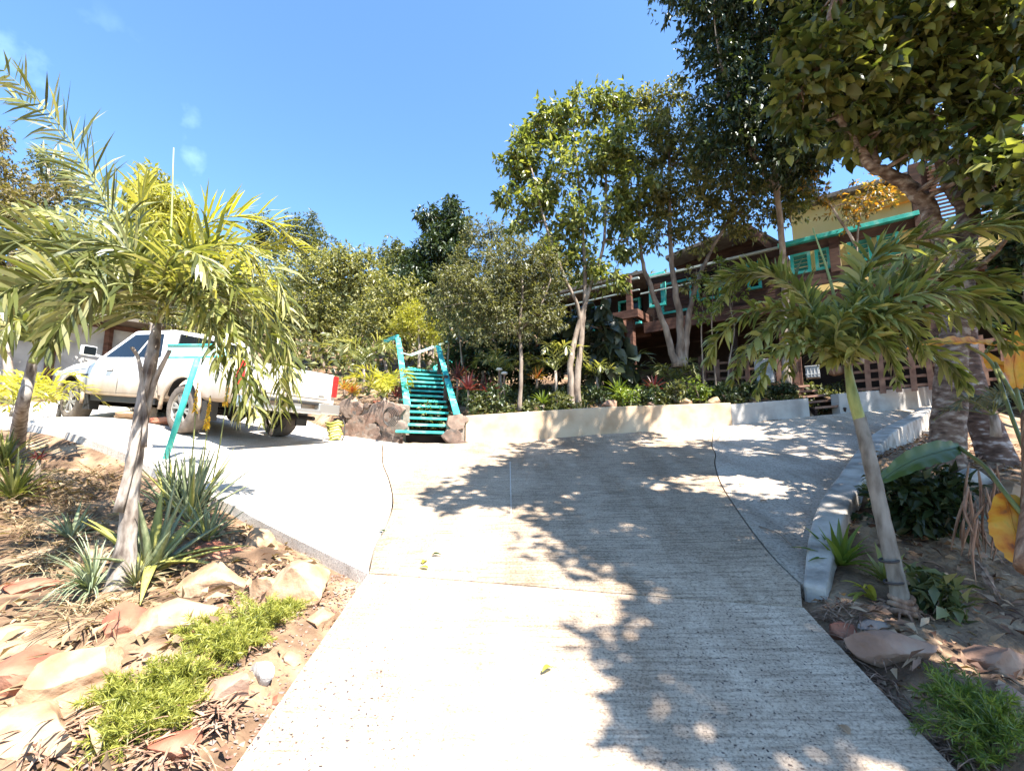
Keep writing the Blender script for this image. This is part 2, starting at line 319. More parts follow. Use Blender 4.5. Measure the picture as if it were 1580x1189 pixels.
M['drygrass'] = leafmat("dry stalks", [(.14,.09,.05),(.26,.18,.10),(.40,.30,.18)], .8, .2)
M['litter'] = leafmat("leaf litter", [(.07,.035,.022),(.15,.075,.045),(.28,.16,.09),(.42,.30,.19),(.20,.07,.045)], .8, .1)
M['pebble'] = leafmat("pebbles", [(.15,.07,.05),(.22,.125,.09),(.30,.20,.15),(.16,.13,.12)], .9, .0)
M['flower'] = leafmat("yellow florets", [(.55,.36,.02),(.70,.50,.04),(.60,.26,.03)], .5, .3)
M['banana'] = leafmat("banana leaf green", [(.05,.09,.02),(.06,.10,.02)], .35, .35)
M['cycad'] = leafmat("cycad blade", [(.06,.08,.045),(.13,.15,.10),(.22,.24,.17)], .4, .2)
def banana_dying():
    m = leafmat("banana leaf dying", [(.62,.28,.03),(.70,.34,.04)], .4, .45, tcol=(1.3, 1.1, .6)); nt = m.node_tree
    g = nt.nodes.new("ShaderNodeTexCoord"); mp = nt.nodes.new("ShaderNodeMapping"); mp.inputs["Scale"].default_value = (5, 2, 2.2); mp.inputs["Rotation"].default_value = (.2, .5, .2)
    n = nt.nodes.new("ShaderNodeTexNoise"); n.inputs["Scale"].default_value = 3.5; n.inputs["Detail"].default_value = 9
    r = ramp(nt, [(0.28, (.20,.08,.03)), (0.36, (.50,.17,.02)), (0.46, (.62,.28,.03)), (0.60, (.64,.38,.05)), (.74, (.34,.30,.05))])
    nt.links.new(g.outputs["Object"], mp.inputs[0]); nt.links.new(mp.outputs[0], n.inputs["Vector"]); nt.links.new(n.outputs[0], r.inputs[0])
    for nd in nt.nodes:
        if nd.type == 'BSDF_PRINCIPLED': nt.links.new(r.outputs[0], nd.inputs["Base Color"])
        if nd.type == 'MIX_RGB': nt.links.new(r.outputs[0], nd.inputs[1])
    return m
M['banana_y'] = banana_dying()
def truckpaint():
    m, nt, b = newmat("dusty white paint"); N = nt.nodes.new; Lk = nt.links.new
    t = N("ShaderNodeTexCoord"); s = N("ShaderNodeSeparateXYZ"); Lk(t.outputs["Object"], s.inputs[0])
    n = N("ShaderNodeTexNoise"); n.inputs["Scale"].default_value = 3; n.inputs["Detail"].default_value = 8; Lk(t.outputs["Object"], n.inputs["Vector"])
    a = N("ShaderNodeMath"); a.operation = 'MULTIPLY_ADD'; a.inputs[1].default_value = -0.55; Lk(n.outputs[0], a.inputs[0]); Lk(s.outputs["Z"], a.inputs[2])
    r = ramp(nt, [(0.10, (.30,.21,.14)), (0.30, (.48,.38,.29)), (0.55, (.66,.60,.53)), (0.8, (.76,.75,.73))]); Lk(a.outputs[0], r.inputs[0])
    Lk(r.outputs[0], b.inputs["Base Color"]); b.inputs["Roughness"].default_value = .4; b.inputs["Coat Weight"].default_value = .3
    return m
M['truck'] = truckpaint()
M['black'] = plain("black plastic", (.02,.02,.02), .6)
M['well'] = plain("wheel well", (.015,.013,.012), .95)
M['tyre'] = surf("dusty tyre", [(.10,.08,.065),(.20,.165,.135)], 8, .9, .3, 30)
M['rim'] = surf("dusty rim", [(.26,.23,.20),(.42,.39,.35)], 6, .4, .1, 30, metal=.4)
M['chrome'] = plain("bumper steel", (.55,.54,.52), .3, .8)
M['redlight'] = plain("red lens", (.55,.02,.02), .2, 0, .7, .5)
M['block'] = surf("concrete block", [(.36,.28,.20),(.50,.41,.31)], 6, .9, .5)
M['hose'] = surf("yellow green hose", [(.16,.22,.05),(.50,.46,.10),(.55,.52,.22)], 6, .5, .1)
M['cable'] = plain("dark cable", (.04,.035,.03), .7)
M['strapm'] = plain("dark tie", (.035,.03,.028), .8)
M['crate'] = surf('grey white plastic', [(.22,.22,.22),(.36,.36,.35)], 4, .6, .1)
M['lampcap'] = plain("lamp cap", (.55,.52,.47), .6)

# ------------------------------------------------------------------ mesh helpers
def tag(o, label=None, cat=None, group=None, kind=None):
    if label: o["label"] = label
    if cat: o["category"] = cat
    if group: o["group"] = group
    if kind: o["kind"] = kind
    return o
def link(me, name, mats, parent=None, smooth=False):
    o = bpy.data.objects.new(name, me); COL.objects.link(o)
    for m in (mats if isinstance(mats, (list, tuple)) else [mats]): me.materials.append(m)
    if smooth: me.polygons.foreach_set("use_smooth", [True] * len(me.polygons))
    if parent: o.parent = parent
    return o
def empty(name, loc, rz=0):
    o = bpy.data.objects.new(name, None); COL.objects.link(o); o.location = loc; o.rotation_euler = (0, 0, rz); o.empty_display_size = .2
    return o
def rel(o, parent):
    """parent a mesh built in world coordinates under an empty that stands at its own place"""
    o.parent = parent; o.matrix_parent_inverse = Matrix.LocRotScale(parent.location, parent.rotation_euler, None).inverted(); return o
class MB:
    def __init__(self): self.v = []; self.f = []; self.m = []
    def add(self, vs, fs, mi=0):
        k = len(self.v); self.v += [tuple(p) for p in vs]; self.f += [tuple(i + k for i in f) for f in fs]; self.m += [mi] * len(fs)
    def box(self, c, s, R=None, mi=0, bev=0):
        c = Vector(c); s = Vector(s) / 2
        pts = [Vector((a * s.x, b * s.y, e * s.z)) for a in (-1, 1) for b in (-1, 1) for e in (-1, 1)]
        if R: pts = [R @ p for p in pts]
        self.add([c + p for p in pts], [(0,1,3,2),(4,6,7,5),(0,4,5,1),(2,3,7,6),(0,2,6,4),(1,5,7,3)], mi)
    def bar(self, a, b, w, h, up=(0, 0, 1), mi=0):
        a = Vector(a); b = Vector(b); d = (b - a); Ln = d.length; d.normalize(); up = Vector(up)
        s = d.cross(up); 
        if s.length < 1e-4: s = d.cross(Vector((1, 0, 0)))
        s.normalize(); u = s.cross(d)
        R = Matrix((s, d, u)).transposed()
        self.box((a + b) / 2, (w, Ln, h), R, mi)
    def tube(self, pts, rad, seg=8, mi=0, cap=True, flat=1.0):
        pts = [Vector(p) for p in pts]; n = len(pts)
        if not isinstance(rad, (list, tuple)): rad = [rad] * n
        k = len(self.v); ref = None
        for i, p in enumerate(pts):
            t = (pts[min(i + 1, n - 1)] - pts[max(i - 1, 0)])
            if t.length < 1e-9: t = Vector((0, 0, 1))
            t.normalize()
            if ref is None:
                ref = t.orthogonal().normalized()
            ref = (ref - t * ref.dot(t)).normalized(); bi = t.cross(ref)
            for j in range(seg):
                a = 2 * math.pi * j / seg
                self.v.append(tuple(p + rad[i] * (math.cos(a) * ref + flat * math.sin(a) * bi)))
        for i in range(n - 1):
            for j in range(seg):
                a = k + i * seg + j; b = k + i * seg + (j + 1) % seg
                self.f.append((a, b, b + seg, a + seg)); self.m.append(mi)
        if cap:
            self.f.append(tuple(k + j for j in range(seg))[::-1]); self.m.append(mi)
            self.f.append(tuple(k + (n - 1) * seg + j for j in range(seg))); self.m.append(mi)
    def build(self, name, mats, parent=None, smooth=False, bev=0):
        me = bpy.data.meshes.new(name); me.from_pydata(self.v, [], self.f)
        o = link(me, name, mats, parent, smooth)
        if any(self.m): me.polygons.foreach_set("material_index", self.m)
        if bev:
            b = o.modifiers.new("bevel", 'BEVEL'); b.width = bev; b.segments = 2; b.limit_method = 'ANGLE'
        me.update(); return o
def bez(pts, n):
    """smooth Catmull-Rom through 3-D points, n samples per span"""
    pts = [Vector(p) for p in pts]
    if len(pts) == 2: return [pts[0].lerp(pts[1], i / n) for i in range(n + 1)]
    q = [2 * pts[0] - pts[1]] + pts + [2 * pts[-1] - pts[-2]]; out = []
    for i in range(1, len(q) - 2):
        a, b, c, d = q[i - 1], q[i], q[i + 1], q[i + 2]
        for j in range(n):
            t = j / n
            out.append(0.5 * ((2 * b) + (c - a) * t + (2 * a - 5 * b + 4 * c - d) * t * t + (3 * b - a - 3 * c + d) * t ** 3))
    out.append(pts[-1]); return out
def np_mesh(name, V, Fq):
    """V (n,3), Fq (m,3|4) -> mesh quickly"""
    me = bpy.data.meshes.new(name); k = Fq.shape[1]
    me.vertices.add(len(V)); me.vertices.foreach_set("co", V.astype(np.float32).ravel())
    me.loops.add(Fq.size); me.loops.foreach_set("vertex_index", Fq.astype(np.int32).ravel())
    me.polygons.add(len(Fq)); me.polygons.foreach_set("loop_start", np.arange(0, Fq.size, k, dtype=np.int32))
    me.update(calc_edges=True); return me
def unit(a): return a / (np.linalg.norm(a, axis=-1, keepdims=True) + 1e-9)
def leaves_hi(C, D, Nn, Ln, Wd, fold=0.16, curl=0.25):
    """rounder, curving blade: two rows across and a pointed tip"""
    n = len(C); D = unit(D); S = unit(np.cross(D, Nn)); U = np.cross(S, D)
    Ln = np.broadcast_to(Ln, (n,))[:, None]; Wd = np.broadcast_to(Wd, (n,))[:, None]; cu = NR.uniform(.3, 1.6, (n, 1)) * curl
    m1 = C + D * Ln * .32 - U * Ln * cu * .12; m2 = C + D * Ln * .68 - U * Ln * cu * .45
    V = np.stack([C, m1 + S * Wd * .5 + U * Wd * fold, m1, m1 - S * Wd * .5 + U * Wd * fold, m2 + S * Wd * .38 + U * Wd * fold * .8, m2, m2 - S * Wd * .38 + U * Wd * fold * .8, C + D * Ln - U * Ln * cu], 1).reshape(-1, 3)
    i = np.arange(n)[:, None] * 8
    Fq = np.concatenate([i + np.array([q]) for q in ((0,2,1),(0,3,2),(1,2,5),(1,5,4),(2,3,6),(2,6,5),(4,5,7),(5,6,7))], 0)
    return V, Fq
def leaves(C, D, Nn, Ln, Wd, fold=0.22, curl=0.18):
    """leaf = folded, slightly drooping blade of 4 triangles; C base, D direction, Nn normal hint"""
    n = len(C); D = unit(D); S = unit(np.cross(D, Nn)); U = np.cross(S, D)
    Ln = np.broadcast_to(Ln, (n,))[:, None]; Wd = np.broadcast_to(Wd, (n,))[:, None]
    v0 = C; mid = C + D * Ln * .45
    v1 = mid + S * Wd * .5 + U * Wd * fold; v2 = mid - S * Wd * .5 + U * Wd * fold
    vt = C + D * Ln - U * Ln * curl
    V = np.stack([v0, v1, mid, v2, vt], 1).reshape(-1, 3)
    i = np.arange(n)[:, None] * 5
    Fq = np.concatenate([i + np.array([[0, 2, 1]]), i + np.array([[0, 3, 2]]), i + np.array([[1, 2, 4]]), i + np.array([[2, 3, 4]])], 0)
    return V, Fq
def crown_leaves(blobs, n, ll, lw, droop=0.5, sub=14, sig=0.26, squash=.85, hi=False):
    """leaf tufts spread through the crown volume; returns V,F and tuft centres per blob"""
    vol = np.array([b[3] ** 2 for b in blobs]); share = vol / vol.sum(); Cs = []; Ds = []; tufts = []
    for b, s in zip(blobs, share):
        c = np.array(b[:3]); r = b[3]; k = max(4, int(sub)); m = max(10, int(n * s))
        dirs = unit(NR.normal(size=(k, 3))); rr = r * NR.uniform(.35, 1.0, (k, 1)) ** .7
        tc_ = c + dirs * rr * np.array([1, 1, squash]); tufts.append((c, tc_))
        idx = NR.integers(0, k, m)
        nw = max(3, m // 7); wi = NR.integers(0, k, nw); wo = NR.normal(size=(nw, 3)) * r * sig
        ln_ = np.linalg.norm(wo, axis=1, keepdims=True); wo *= np.minimum(1, 2.1 * r * sig / (ln_ + 1e-6))
        wp = tc_[wi] + wo; wd_ = unit(wp - c + np.array([0, 0, .3 * r])); pk = NR.integers(0, nw, m)
        d = wd_[pk] * .55 + NR.normal(size=(m, 3)) * .8 + np.array([0, 0, -droop])
        pos = wp[pk] + unit(d) * ll * .12 + NR.normal(size=(m, 3)) * ll * .18
        Cs.append(pos); Ds.append(d)
    C = np.concatenate(Cs); D = np.concatenate(Ds); Nn = NR.normal(size=C.shape) * .6 + np.array([0, 0, 1.0])
    sc = NR.uniform(.5, 1.3, len(C)); V, Fq = (leaves_hi if hi else leaves)(C, D, Nn, ll * sc, lw * sc * NR.uniform(.8, 1.15, len(C)))
    return V, Fq, tufts
def bl(lst, d):
    """blobs given as measured (px, py, radius px [, depth]) -> world spheres"""
    out = []
    for q in lst:
        dd = q[3] if len(q) > 3 else d
        p = P(q[0], q[1], dd); out.append((p.x, p.y, p.z, q[2] / F * dd * 1.02))
    return out
def tree(name, label, cat, trunks, blobs, n, ll, lw, lm, bm, group=None, twigs=5, droop=.5, sub=14, sig=.26, seg=8, squash=.85, tw=.012, hi=False):
    """trunks: list of (points, r0, r1). first point of the first is the base"""
    b = Vector(trunks[0][0][0]); root = empty(name, b); tag(root, label, cat, group)
    V, Fq, tufts = crown_leaves(blobs, n, ll, lw, droop, sub, sig, squash, hi)
    cr = link(np_mesh("crown", V - np.array(b), Fq), "crown", lm, root)
    t = MB(); allp = []
    for pts, r0, r1 in trunks:
        q = bez(pts, 6); rad = [r0 + (r1 - r0) * (i / (len(q) - 1)) for i in range(len(q))]
        if q[0] == b or (q[0] - b).length < .3: rad[0] *= 1.35; rad[1] *= 1.15
        for i in range(1, len(q) - 1): q[i] = q[i] + Vector([rng.uniform(-1, 1) * rad[i] * (.07 if rad[i] > .12 else .25) for _ in range(3)])
        t.tube([p - b for p in q], rad, seg); allp += list(zip(q[len(q) // 3:], rad[len(q) // 3:]))
    br = MB()
    if twigs:
        for c, tf in tufts:
            c = Vector(c); src, sr = min(allp, key=lambda a: (a[0] - c).length + max(0, a[0].z - c.z) * .8)
            mid = src.lerp(c, .5) + Vector((rng.uniform(-.1, .1), rng.uniform(-.1, .1), rng.uniform(-.12, .1))) * (c - src).length
            q = bez([src, mid, c], 4); r0 = min(sr * .6, .02 + .012 * (c - src).length)
            br.tube([p - b for p in q], [r0 + (tw * .8 - r0) * i / (len(q) - 1) for i in range(len(q))], 5)
            for k in range(min(twigs, len(tf))):
                e = Vector(tf[k]); m2 = c.lerp(e, .5) + Vector((rng.uniform(-.06, .06), rng.uniform(-.06, .06), rng.uniform(-.05, .08)))
                br.tube([p - b for p in bez([c, m2, e], 3)], [tw * .7, tw * .6, tw * .5, tw * .4, tw * .35, tw * .3, tw * .25], 4, cap=False)
    t.build("trunk", bm, root, True)
    if twigs: br.build("branches", bm, root, True)
    return root
def frond_mesh(path, n, ll, lw, sidev, lift=.25, droop=.6, ang=.95, start=.10, jitter=.26, rr=.012, seglen=3, taper=.5, plume=0.0):
    """pinnate frond: stalk tube and arching leaflets"""
    q = bez(path, 10); m = len(q); mb = MB()
    mb.tube(q, [rr * (1 - .8 * i / (m - 1)) for i in range(m)], 5)
    V = []; Fc = []
    for i in range(n):
        t = start + (1 - start) * i / (n - 1) * .995; fi = t * (m - 1); a = int(fi); b = min(a + 1, m - 1)
        p = q[a].lerp(q[b], fi - a); T = (q[b] - q[max(a - 1, 0)]).normalized()
        S = Vector(sidev); S = (S - T * S.dot(T)).normalized(); U = S.cross(T)
        if U.z < 0: U = -U
        for sg in (-1, 1):
            th = ang * (1 - .45 * t) + rng.uniform(-jitter, jitter)
            rl_ = rng.uniform(-1.2, 1.3) * plume; d = (T * math.cos(th) + S * sg * math.sin(th) * math.cos(rl_) + U * (math.sin(rl_) + lift + rng.uniform(-jitter, jitter))).normalized()
            L0 = ll * (math.sin(math.pi * (0.16 + .80 * t)) ** taper) * rng.uniform(.85, 1.12); W0 = lw * rng.uniform(.75, 1.15)
            wdir = d.cross(U).normalized(); wdir = (wdir + U * rng.uniform(-.5, .5)).normalized()
            k = len(V); cur = Vector(p); dd = d.copy(); dr = droop * rng.uniform(.6, 1.3)
            for s in range(seglen):
                ww = W0 * (.35, 1.0, .8, .5)[s] if seglen <= 4 else W0
                V += [cur + wdir * ww / 2, cur - wdir * ww / 2]
                cur = cur + dd * L0 / seglen; dd = (dd + Vector((0, 0, -dr / seglen * (s + 1) * .6))).normalized()
            V.append(cur)
            for s in range(seglen - 1):
                e = k + 2 * s; Fc.append((e, e + 1, e + 3, e + 2))
            e = k + 2 * (seglen - 1); Fc.append((e, e + 1, k + 2 * seglen))
    k0 = len(mb.f); mb.add(V, Fc, 1)
    return mb
def blade(mb, base_, d, L0, W0, droop=.4, thick=0.0, seg=6, up=None, mi=0, fold=.25, flatbase=.6):
    """strap / succulent leaf starting at base_ along d, bending with gravity; thick>0 gives a solid body"""
    cur = Vector(base_); d = Vector(d).normalized(); up = Vector(up or (0, 0, 1))
    rows = []
    for s in range(seg + 1):
        t = s / seg; wd = W0 * (flatbase + (1 - flatbase) * min(1, t * 4)) * (1 - t ** 2.2) + .002
        S = d.cross(up); S = S.normalized() if S.length > 1e-3 else Vector((1, 0, 0)); U = S.cross(d).normalized()
        th = thick * (1 - t * .9)
        rows.append([cur + S * wd / 2 + U * wd * fold, cur - U * th * .0, cur - S * wd / 2 + U * wd * fold, cur - U * (th + 0.0005)])
        cur = cur + d * L0 / seg; d = (d + Vector((0, 0, -droop / seg))).normalized()
    vs = [p for r in rows for p in r]; fs = []
    for s in range(seg):
        a = 4 * s; b = a + 4
        fs += [(a, a + 1, b + 1, b), (a + 1, a + 2, b + 2, b + 1)]
        if thick > 0: fs += [(a + 2, a + 3, b + 3, b + 2), (a + 3, a, b, b + 3)]
    mb.add(vs, fs, mi)
def rosette(name, label, cat, loc, n, L0, W0, mat_, elev=(.3, 1.4), droop=.5, thick=0, group=None, part="leaves", seg=6, fold=.25, sd=None, az=None, stem=0, stemmat=None, flatbase=.6, yellow=None):
    r = random.Random(sd if sd is not None else hash(label) % 9999)
    root = empty(name, loc); tag(root, label, cat, group); mb = MB()
    top = Vector((0, 0, stem))
    for i in range(n):
        a = (r.uniform(*az) if az else i * 2.39996 + r.uniform(-.2, .2)); e = elev[0] + (elev[1] - elev[0]) * (i / max(1, n - 1)) ** .8 + r.uniform(-.1, .1)
        d = Vector((math.cos(a) * math.cos(e), math.sin(a) * math.cos(e), math.sin(e)))
        lf = L0 * r.uniform(.7, 1.1)
        mi = 1 if (yellow and r.random() < yellow) else 0
        blade(mb, top + Vector((math.cos(a), math.sin(a), 0)) * W0 * .4, d, lf, W0 * r.uniform(.8, 1.1), droop * r.uniform(.5, 1.3), thick, seg, mi=mi, fold=fold, flatbase=flatbase)
    mb.build(part, mat_, root, thick > 0)
    if stem:
        s = MB(); s.tube([(0, 0, -.05), (0.01, 0, stem * .5), (0, 0, stem + .02)], [.03, .022, .02], 7); s.build("stem", stemmat or M['twig'], root, True)
    return root
def shrub(name, label, cat, loc, r, n, ll, lw, lm, group=None, h=1.0, droop=.2, stem=True, k=6):
    loc = Vector(loc); root = empty(name, loc); tag(root, label, cat, group)
    blobs = [(rng.uniform(-.5, .5) * r, rng.uniform(-.5, .5) * r, h * r * rng.uniform(.35, 1.0), r * rng.uniform(.4, .6)) for _ in range(k)]
    V, Fq, tf = crown_leaves(blobs, n, ll, lw, droop, 8, .35)
    gzz = V[:, 2] < .01; V[gzz, 2] = .01 + NR.uniform(0, .03, gzz.sum())
    link(np_mesh("foliage", V, Fq), "foliage", lm, root)
    if stem:
        mb = MB()
        for c, tt in tf:
            mb.tube(bez([(0, 0, -.03), Vector(c) * .5 + Vector((0, 0, .02)), c], 3), [.012] + [.008] * 5 + [.004], 5)
            for e in tt[:3]: mb.tube([Vector(c), Vector(e)], [.005, .002], 4)
        mb.build("stems", M['twig'], root)
    return root
def rock(name, label, loc, s, rz, mat_, seed, group=None, flat=1, cat="rock", sink=.3, tilt=0.0):
    r = random.Random(seed); bm = bmesh.new(); bmesh.ops.create_icosphere(bm, subdivisions=4, radius=1)
    planes = [(Vector((r.uniform(-1, 1), r.uniform(-1, 1), r.uniform(-.5, 1))).normalized(), r.uniform(.42, .80)) for _ in range(15)]
    o_ = Vector((r.uniform(0, 90), r.uniform(0, 90), 0))
    for v in bm.verts:
        p = v.co.copy()
        for nrm, dd in planes:
            e = p.dot(nrm) - dd
            if e > 0: p -= nrm * e * .985
        p *= 1 + .06 * noise.noise(p * 1.6 + o_) + .04 * noise.noise(p * 4 + o_) + .02 * noise.noise(p * 11 + o_)
        v.co = Vector((p.x * s[0], p.y * s[1], p.z * s[2]))
    me = bpy.data.meshes.new(name); bm.to_mesh(me); bm.free()
    o = link(me, name, mat_, None, True); es = o.modifiers.new('es', 'EDGE_SPLIT'); es.split_angle = math.radians(17)
    o.location = Vector(loc) + Vector((0, 0, s[2] * (1 - 2 * sink) * .55)); o.rotation_euler = (tilt, tilt * .5, rz)
    return tag(o, label, cat, group)

# ------------------------------------------------------------------ ground sheet
def graded(a, b, fine0, fine1, step, far):
    out = [fine0]; x = fine0
    while x < fine1: x += step; out.append(x)
    s = step
    while x < b: s = min(s * 1.12, far); x += s; out.append(x)
    x = fine0; s = step; lo = []
    while x > a: s = min(s * 1.12, far); x -= s; lo.append(x)
    return np.array(lo[::-1] + out)
gx = graded(-220, 220, -6.2, 6.2, .075, 9); gy = graded(-60, 330, 1.0, 7.2, .075, 9)
X, Y = np.meshgrid(gx, gy); Z = ZT(X, Y)
D_ = np.where(inside(ALL, X, Y), 0, dist_poly(ALL, X, Y)); amp = np.clip(D_ / .25, 0, 1)
nzv = np.array([noise.fractal(Vector((a * 1.6, b * 1.6, 0)), .9, 2.1, 5) if abs(a) < 25 and b < 30 else 0 for a, b in zip(X.ravel(), Y.ravel())]).reshape(X.shape)
nfine = np.array([noise.noise(Vector((a * 9, b * 9, 3))) if abs(a) < 12 and b < 15 else 0 for a, b in zip(X.ravel(), Y.ravel())]).reshape(X.shape)
Z = Z + amp * (nzv * .055 + nfine * .018)
V = np.stack([X.ravel(), Y.ravel(), Z.ravel()], 1); ny, nx = X.shape
i = (np.arange(ny - 1)[:, None] * nx + np.arange(nx - 1)[None]).ravel()
g = link(np_mesh("ground", V, np.stack([i, i + 1, i + nx + 1, i + nx], 1)), "ground", M['soil'], None, True)
tag(g, "bare reddish earth of the planting beds and the hillside", kind="structure")

def slab(name, poly, mat_, label, thick=.12, step=.22, dz=0.0):
    b = resample(poly, step); n = len(b)
    xs = [p[0] for p in b]; ys = [p[1] for p in b]; pts = [Vector(p) for p in b]
    GX, GY = np.meshgrid(np.arange(min(xs), max(xs), step), np.arange(min(ys), max(ys), step)); GX = GX.ravel(); GY = GY.ravel()
    ok = inside(b, GX, GY) & (dist_poly(b, GX, GY) > step * .45)
    pts += [Vector((a, c)) for a, c in zip(GX[ok], GY[ok])]
    co, ed, fc, *_ = delaunay_2d_cdt(pts, [(k, (k + 1) % n) for k in range(n)], [], 1, 1e-5)
    zz = ZC([c.x for c in co], [c.y for c in co]) + dz
    bm = bmesh.new(); vt = [bm.verts.new((c.x, c.y, z)) for c, z in zip(co, zz)]
    for f in fc:
        try: bm.faces.new([vt[k] for k in f])
        except ValueError: pass
    bmesh.ops.recalc_face_normals(bm, faces=bm.faces)
    if sum(f.normal.z for f in bm.faces) < 0: bmesh.ops.reverse_faces(bm, faces=bm.faces)
    for f in bm.faces: f.smooth = True
    bd = [e for e in bm.edges if e.is_boundary]
    for e in bd: e.smooth = False
    r = bmesh.ops.extrude_edge_only(bm, edges=bd)
    for v in [e for e in r['geom'] if isinstance(e, bmesh.types.BMVert)]: v.co.z -= thick
    for f in [e for e in r['geom'] if isinstance(e, bmesh.types.BMFace)]: f.smooth = False
    me = bpy.data.meshes.new(name); bm.to_mesh(me); bm.free()
    o = link(me, name, mat_); return tag(o, label, kind="structure")
def shift(c, dx): return [(a + dx, b) for a, b in c]
jl = Vector(JOINT_L); jr = Vector(JOINT_R)
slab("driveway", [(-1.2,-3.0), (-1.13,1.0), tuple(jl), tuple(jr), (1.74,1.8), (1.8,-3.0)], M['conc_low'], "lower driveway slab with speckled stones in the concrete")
up0 = [(jl.x, jl.y + .016), ] + shift(JL[1:], .008)
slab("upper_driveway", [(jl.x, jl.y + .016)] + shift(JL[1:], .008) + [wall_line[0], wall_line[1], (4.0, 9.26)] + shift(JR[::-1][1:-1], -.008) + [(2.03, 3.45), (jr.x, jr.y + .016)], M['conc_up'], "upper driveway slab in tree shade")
slab("parking_apron", edge_left + back_left + [wall_line[0]] + shift(JL[::-1], -.008)[:-1], M['conc_left'], "pale left parking apron", thick=.26, step=.3)
slab("side_apron", [(2.05, 3.45)] + shift(JR[1:-1], .008) + [(4.02, 9.28)] + wall_line[2:] + curb_line[:-1], M['conc_right'], "smooth grey side apron beside the kerb")
# thin crack / saw cut in the upper slab
a = Cx(787, 712); b_ = Cx(789, 800); mb = MB()
for k in range(10):
    p = Vector(a).lerp(Vector(b_), k / 10); q = Vector(a).lerp(Vector(b_), (k + 1) / 10)
    z0 = float(ZC(p.x, p.y)) + .004; z1 = float(ZC(q.x, q.y)) + .004
    mb.add([(p.x - .006, p.y, z0), (p.x + .006, p.y, z0), (q.x + .006, q.y, z1), (q.x - .006, q.y, z1)], [(0, 1, 2, 3)])
tag(mb.build("paint_line", M['conc_left']), "thin pale line drawn on the upper driveway slab", kind="structure")

# ------------------------------------------------------------------ cream retaining walls, kerb, stone walls
def wall_run(name, label, pts, tops, th, mat_, cat="wall", step=.3, rough=.0, group=None, bev=.012):
    """wall following plan points with given top z; faces the drive, body extends away (left of direction)"""
    fine = []; n = len(pts)
    for k in range(n - 1):
        a = Vector(pts[k]).to_2d(); b = Vector(pts[k + 1]).to_2d(); m = max(1, int((b - a).length / step))
        for j in range(m + (k == n - 2)):
            t = j / m; p = a.lerp(b, t); dn = (b - a).normalized(); fine.append((p, Vector((-dn.y, dn.x)), tops[k] * (1 - t) + tops[k + 1] * t))
    mb = MB(); vs = []; fs = []
    for p, nn, z in fine:
        zb = float(ZC(p.x, p.y)) - .25; q = p + nn * th
        w1 = rng.uniform(-rough, rough)
        vs += [(p.x, p.y, zb), (p.x, p.y, z + w1), (q.x, q.y, z + w1), (q.x, q.y, zb)]
    for k in range(len(fine) - 1):
        a = 4 * k; b = a + 4
        fs += [(a, b, b + 1, a + 1), (a + 1, b + 1, b + 2, a + 2), (a + 2, b + 2, b + 3, a + 3)]
    fs += [(0, 1, 2, 3), tuple(4 * (len(fine) - 1) + j for j in (3, 2, 1, 0))]
    mb.add(vs, fs); o = mb.build(name, mat_, None, False, bev); return tag(o, label, cat, group)
def tz(px, py, d): return P(px, py, d).z
wall_run("retaining_wall", "low cream retaining wall in the sun between the turquoise stairs and the grey wall", wall_line[:3],
         [tz(718,641,8.6), tz(925,628,9.0), tz(1130,621,9.3)], .2, M['cream'], group="low walls round the drive")
wl2 = [wall_line[2], wall_line[3]]
wall_run("retaining_wall", "low grey-beige wall in shade left of the dark wooden steps", wl2, [tz(1130,622,9.3) - .02, tz(1250,614,9.5)], .2, M['greywall'], group="low walls round the drive")
wl3 = [wall_line[4], wall_line[5], wall_line[6]]
wall_run("retaining_wall", "low grey-beige wall in shade right of the dark wooden steps", wl3, [tz(1297,607,9.62), tz(1435,596,10.1), tz(1500,590,10.5)], .2, M['greywall'], group="low walls round the drive")
# kerb wall on the right with stepped outer blocks
kp = [(2.03,3.42),(2.6,4.15),(3.6,5.2),(5.55,7.2),(8.2,9.35)]
kq = smooth_curve(kp, 5); mb = MB(); vs = []; fs = []
for k, p in enumerate(kq):
    a = Vector(kq[max(k - 1, 0)]); b = Vector(kq[min(k + 1, len(kq) - 1)]); dn = (b - a).normalized(); nn = Vector((dn.y, -dn.x))
    t = k / (len(kq) - 1); z = float(ZC(*p)); h = .02 + .20 * min(1, t * 3); p = Vector(p); wd = .14 + .09 * min(1, t * 3); q = p + nn * wd
    vs += [(p.x, p.y, z - .2), (p.x, p.y, z + h), (q.x, q.y, z + h - .01), (q.x, q.y, z - .75)]
for k in range(len(kq) - 1):
    a = 4 * k; b = a + 4
    fs += [(a, a + 1, b + 1, b), (a + 1, a + 2, b + 2, b + 1), (a + 2, a + 3, b + 3, b + 2)]
fs += [(0, 3, 2, 1), tuple(4 * (len(kq) - 1) + j for j in (0, 1, 2, 3))]
mb.add(vs, fs); kr = empty("kerb_wall", (kq[0][0], kq[0][1], float(ZC(*kq[0])))); tag(kr, "sunlit grey concrete kerb wall curving along the right side of the drive", "kerb wall")
rel(mb.build("coping", M['curb'], None, False, .02), kr)
mb = MB()
for k in range(5, len(kq) - 1):
    p = Vector(kq[k]); dn = (Vector(kq[k + 1]) - p).normalized(); nn = Vector((dn.y, -dn.x)); c = p + dn * .2 + nn * (.32 + .05 * (k % 2)); z = float(ZC(*kq[k]))
    mb.box((c.x, c.y, z - .32 - .06 * (k % 3)), (.16 + .1 * (k % 2), .36, .62), Matrix.Rotation(math.atan2(dn.y, dn.x) - math.pi / 2, 3, 'Z'))
rel(mb.build("buttress_blocks", M['curb'], None, False, .02), kr)

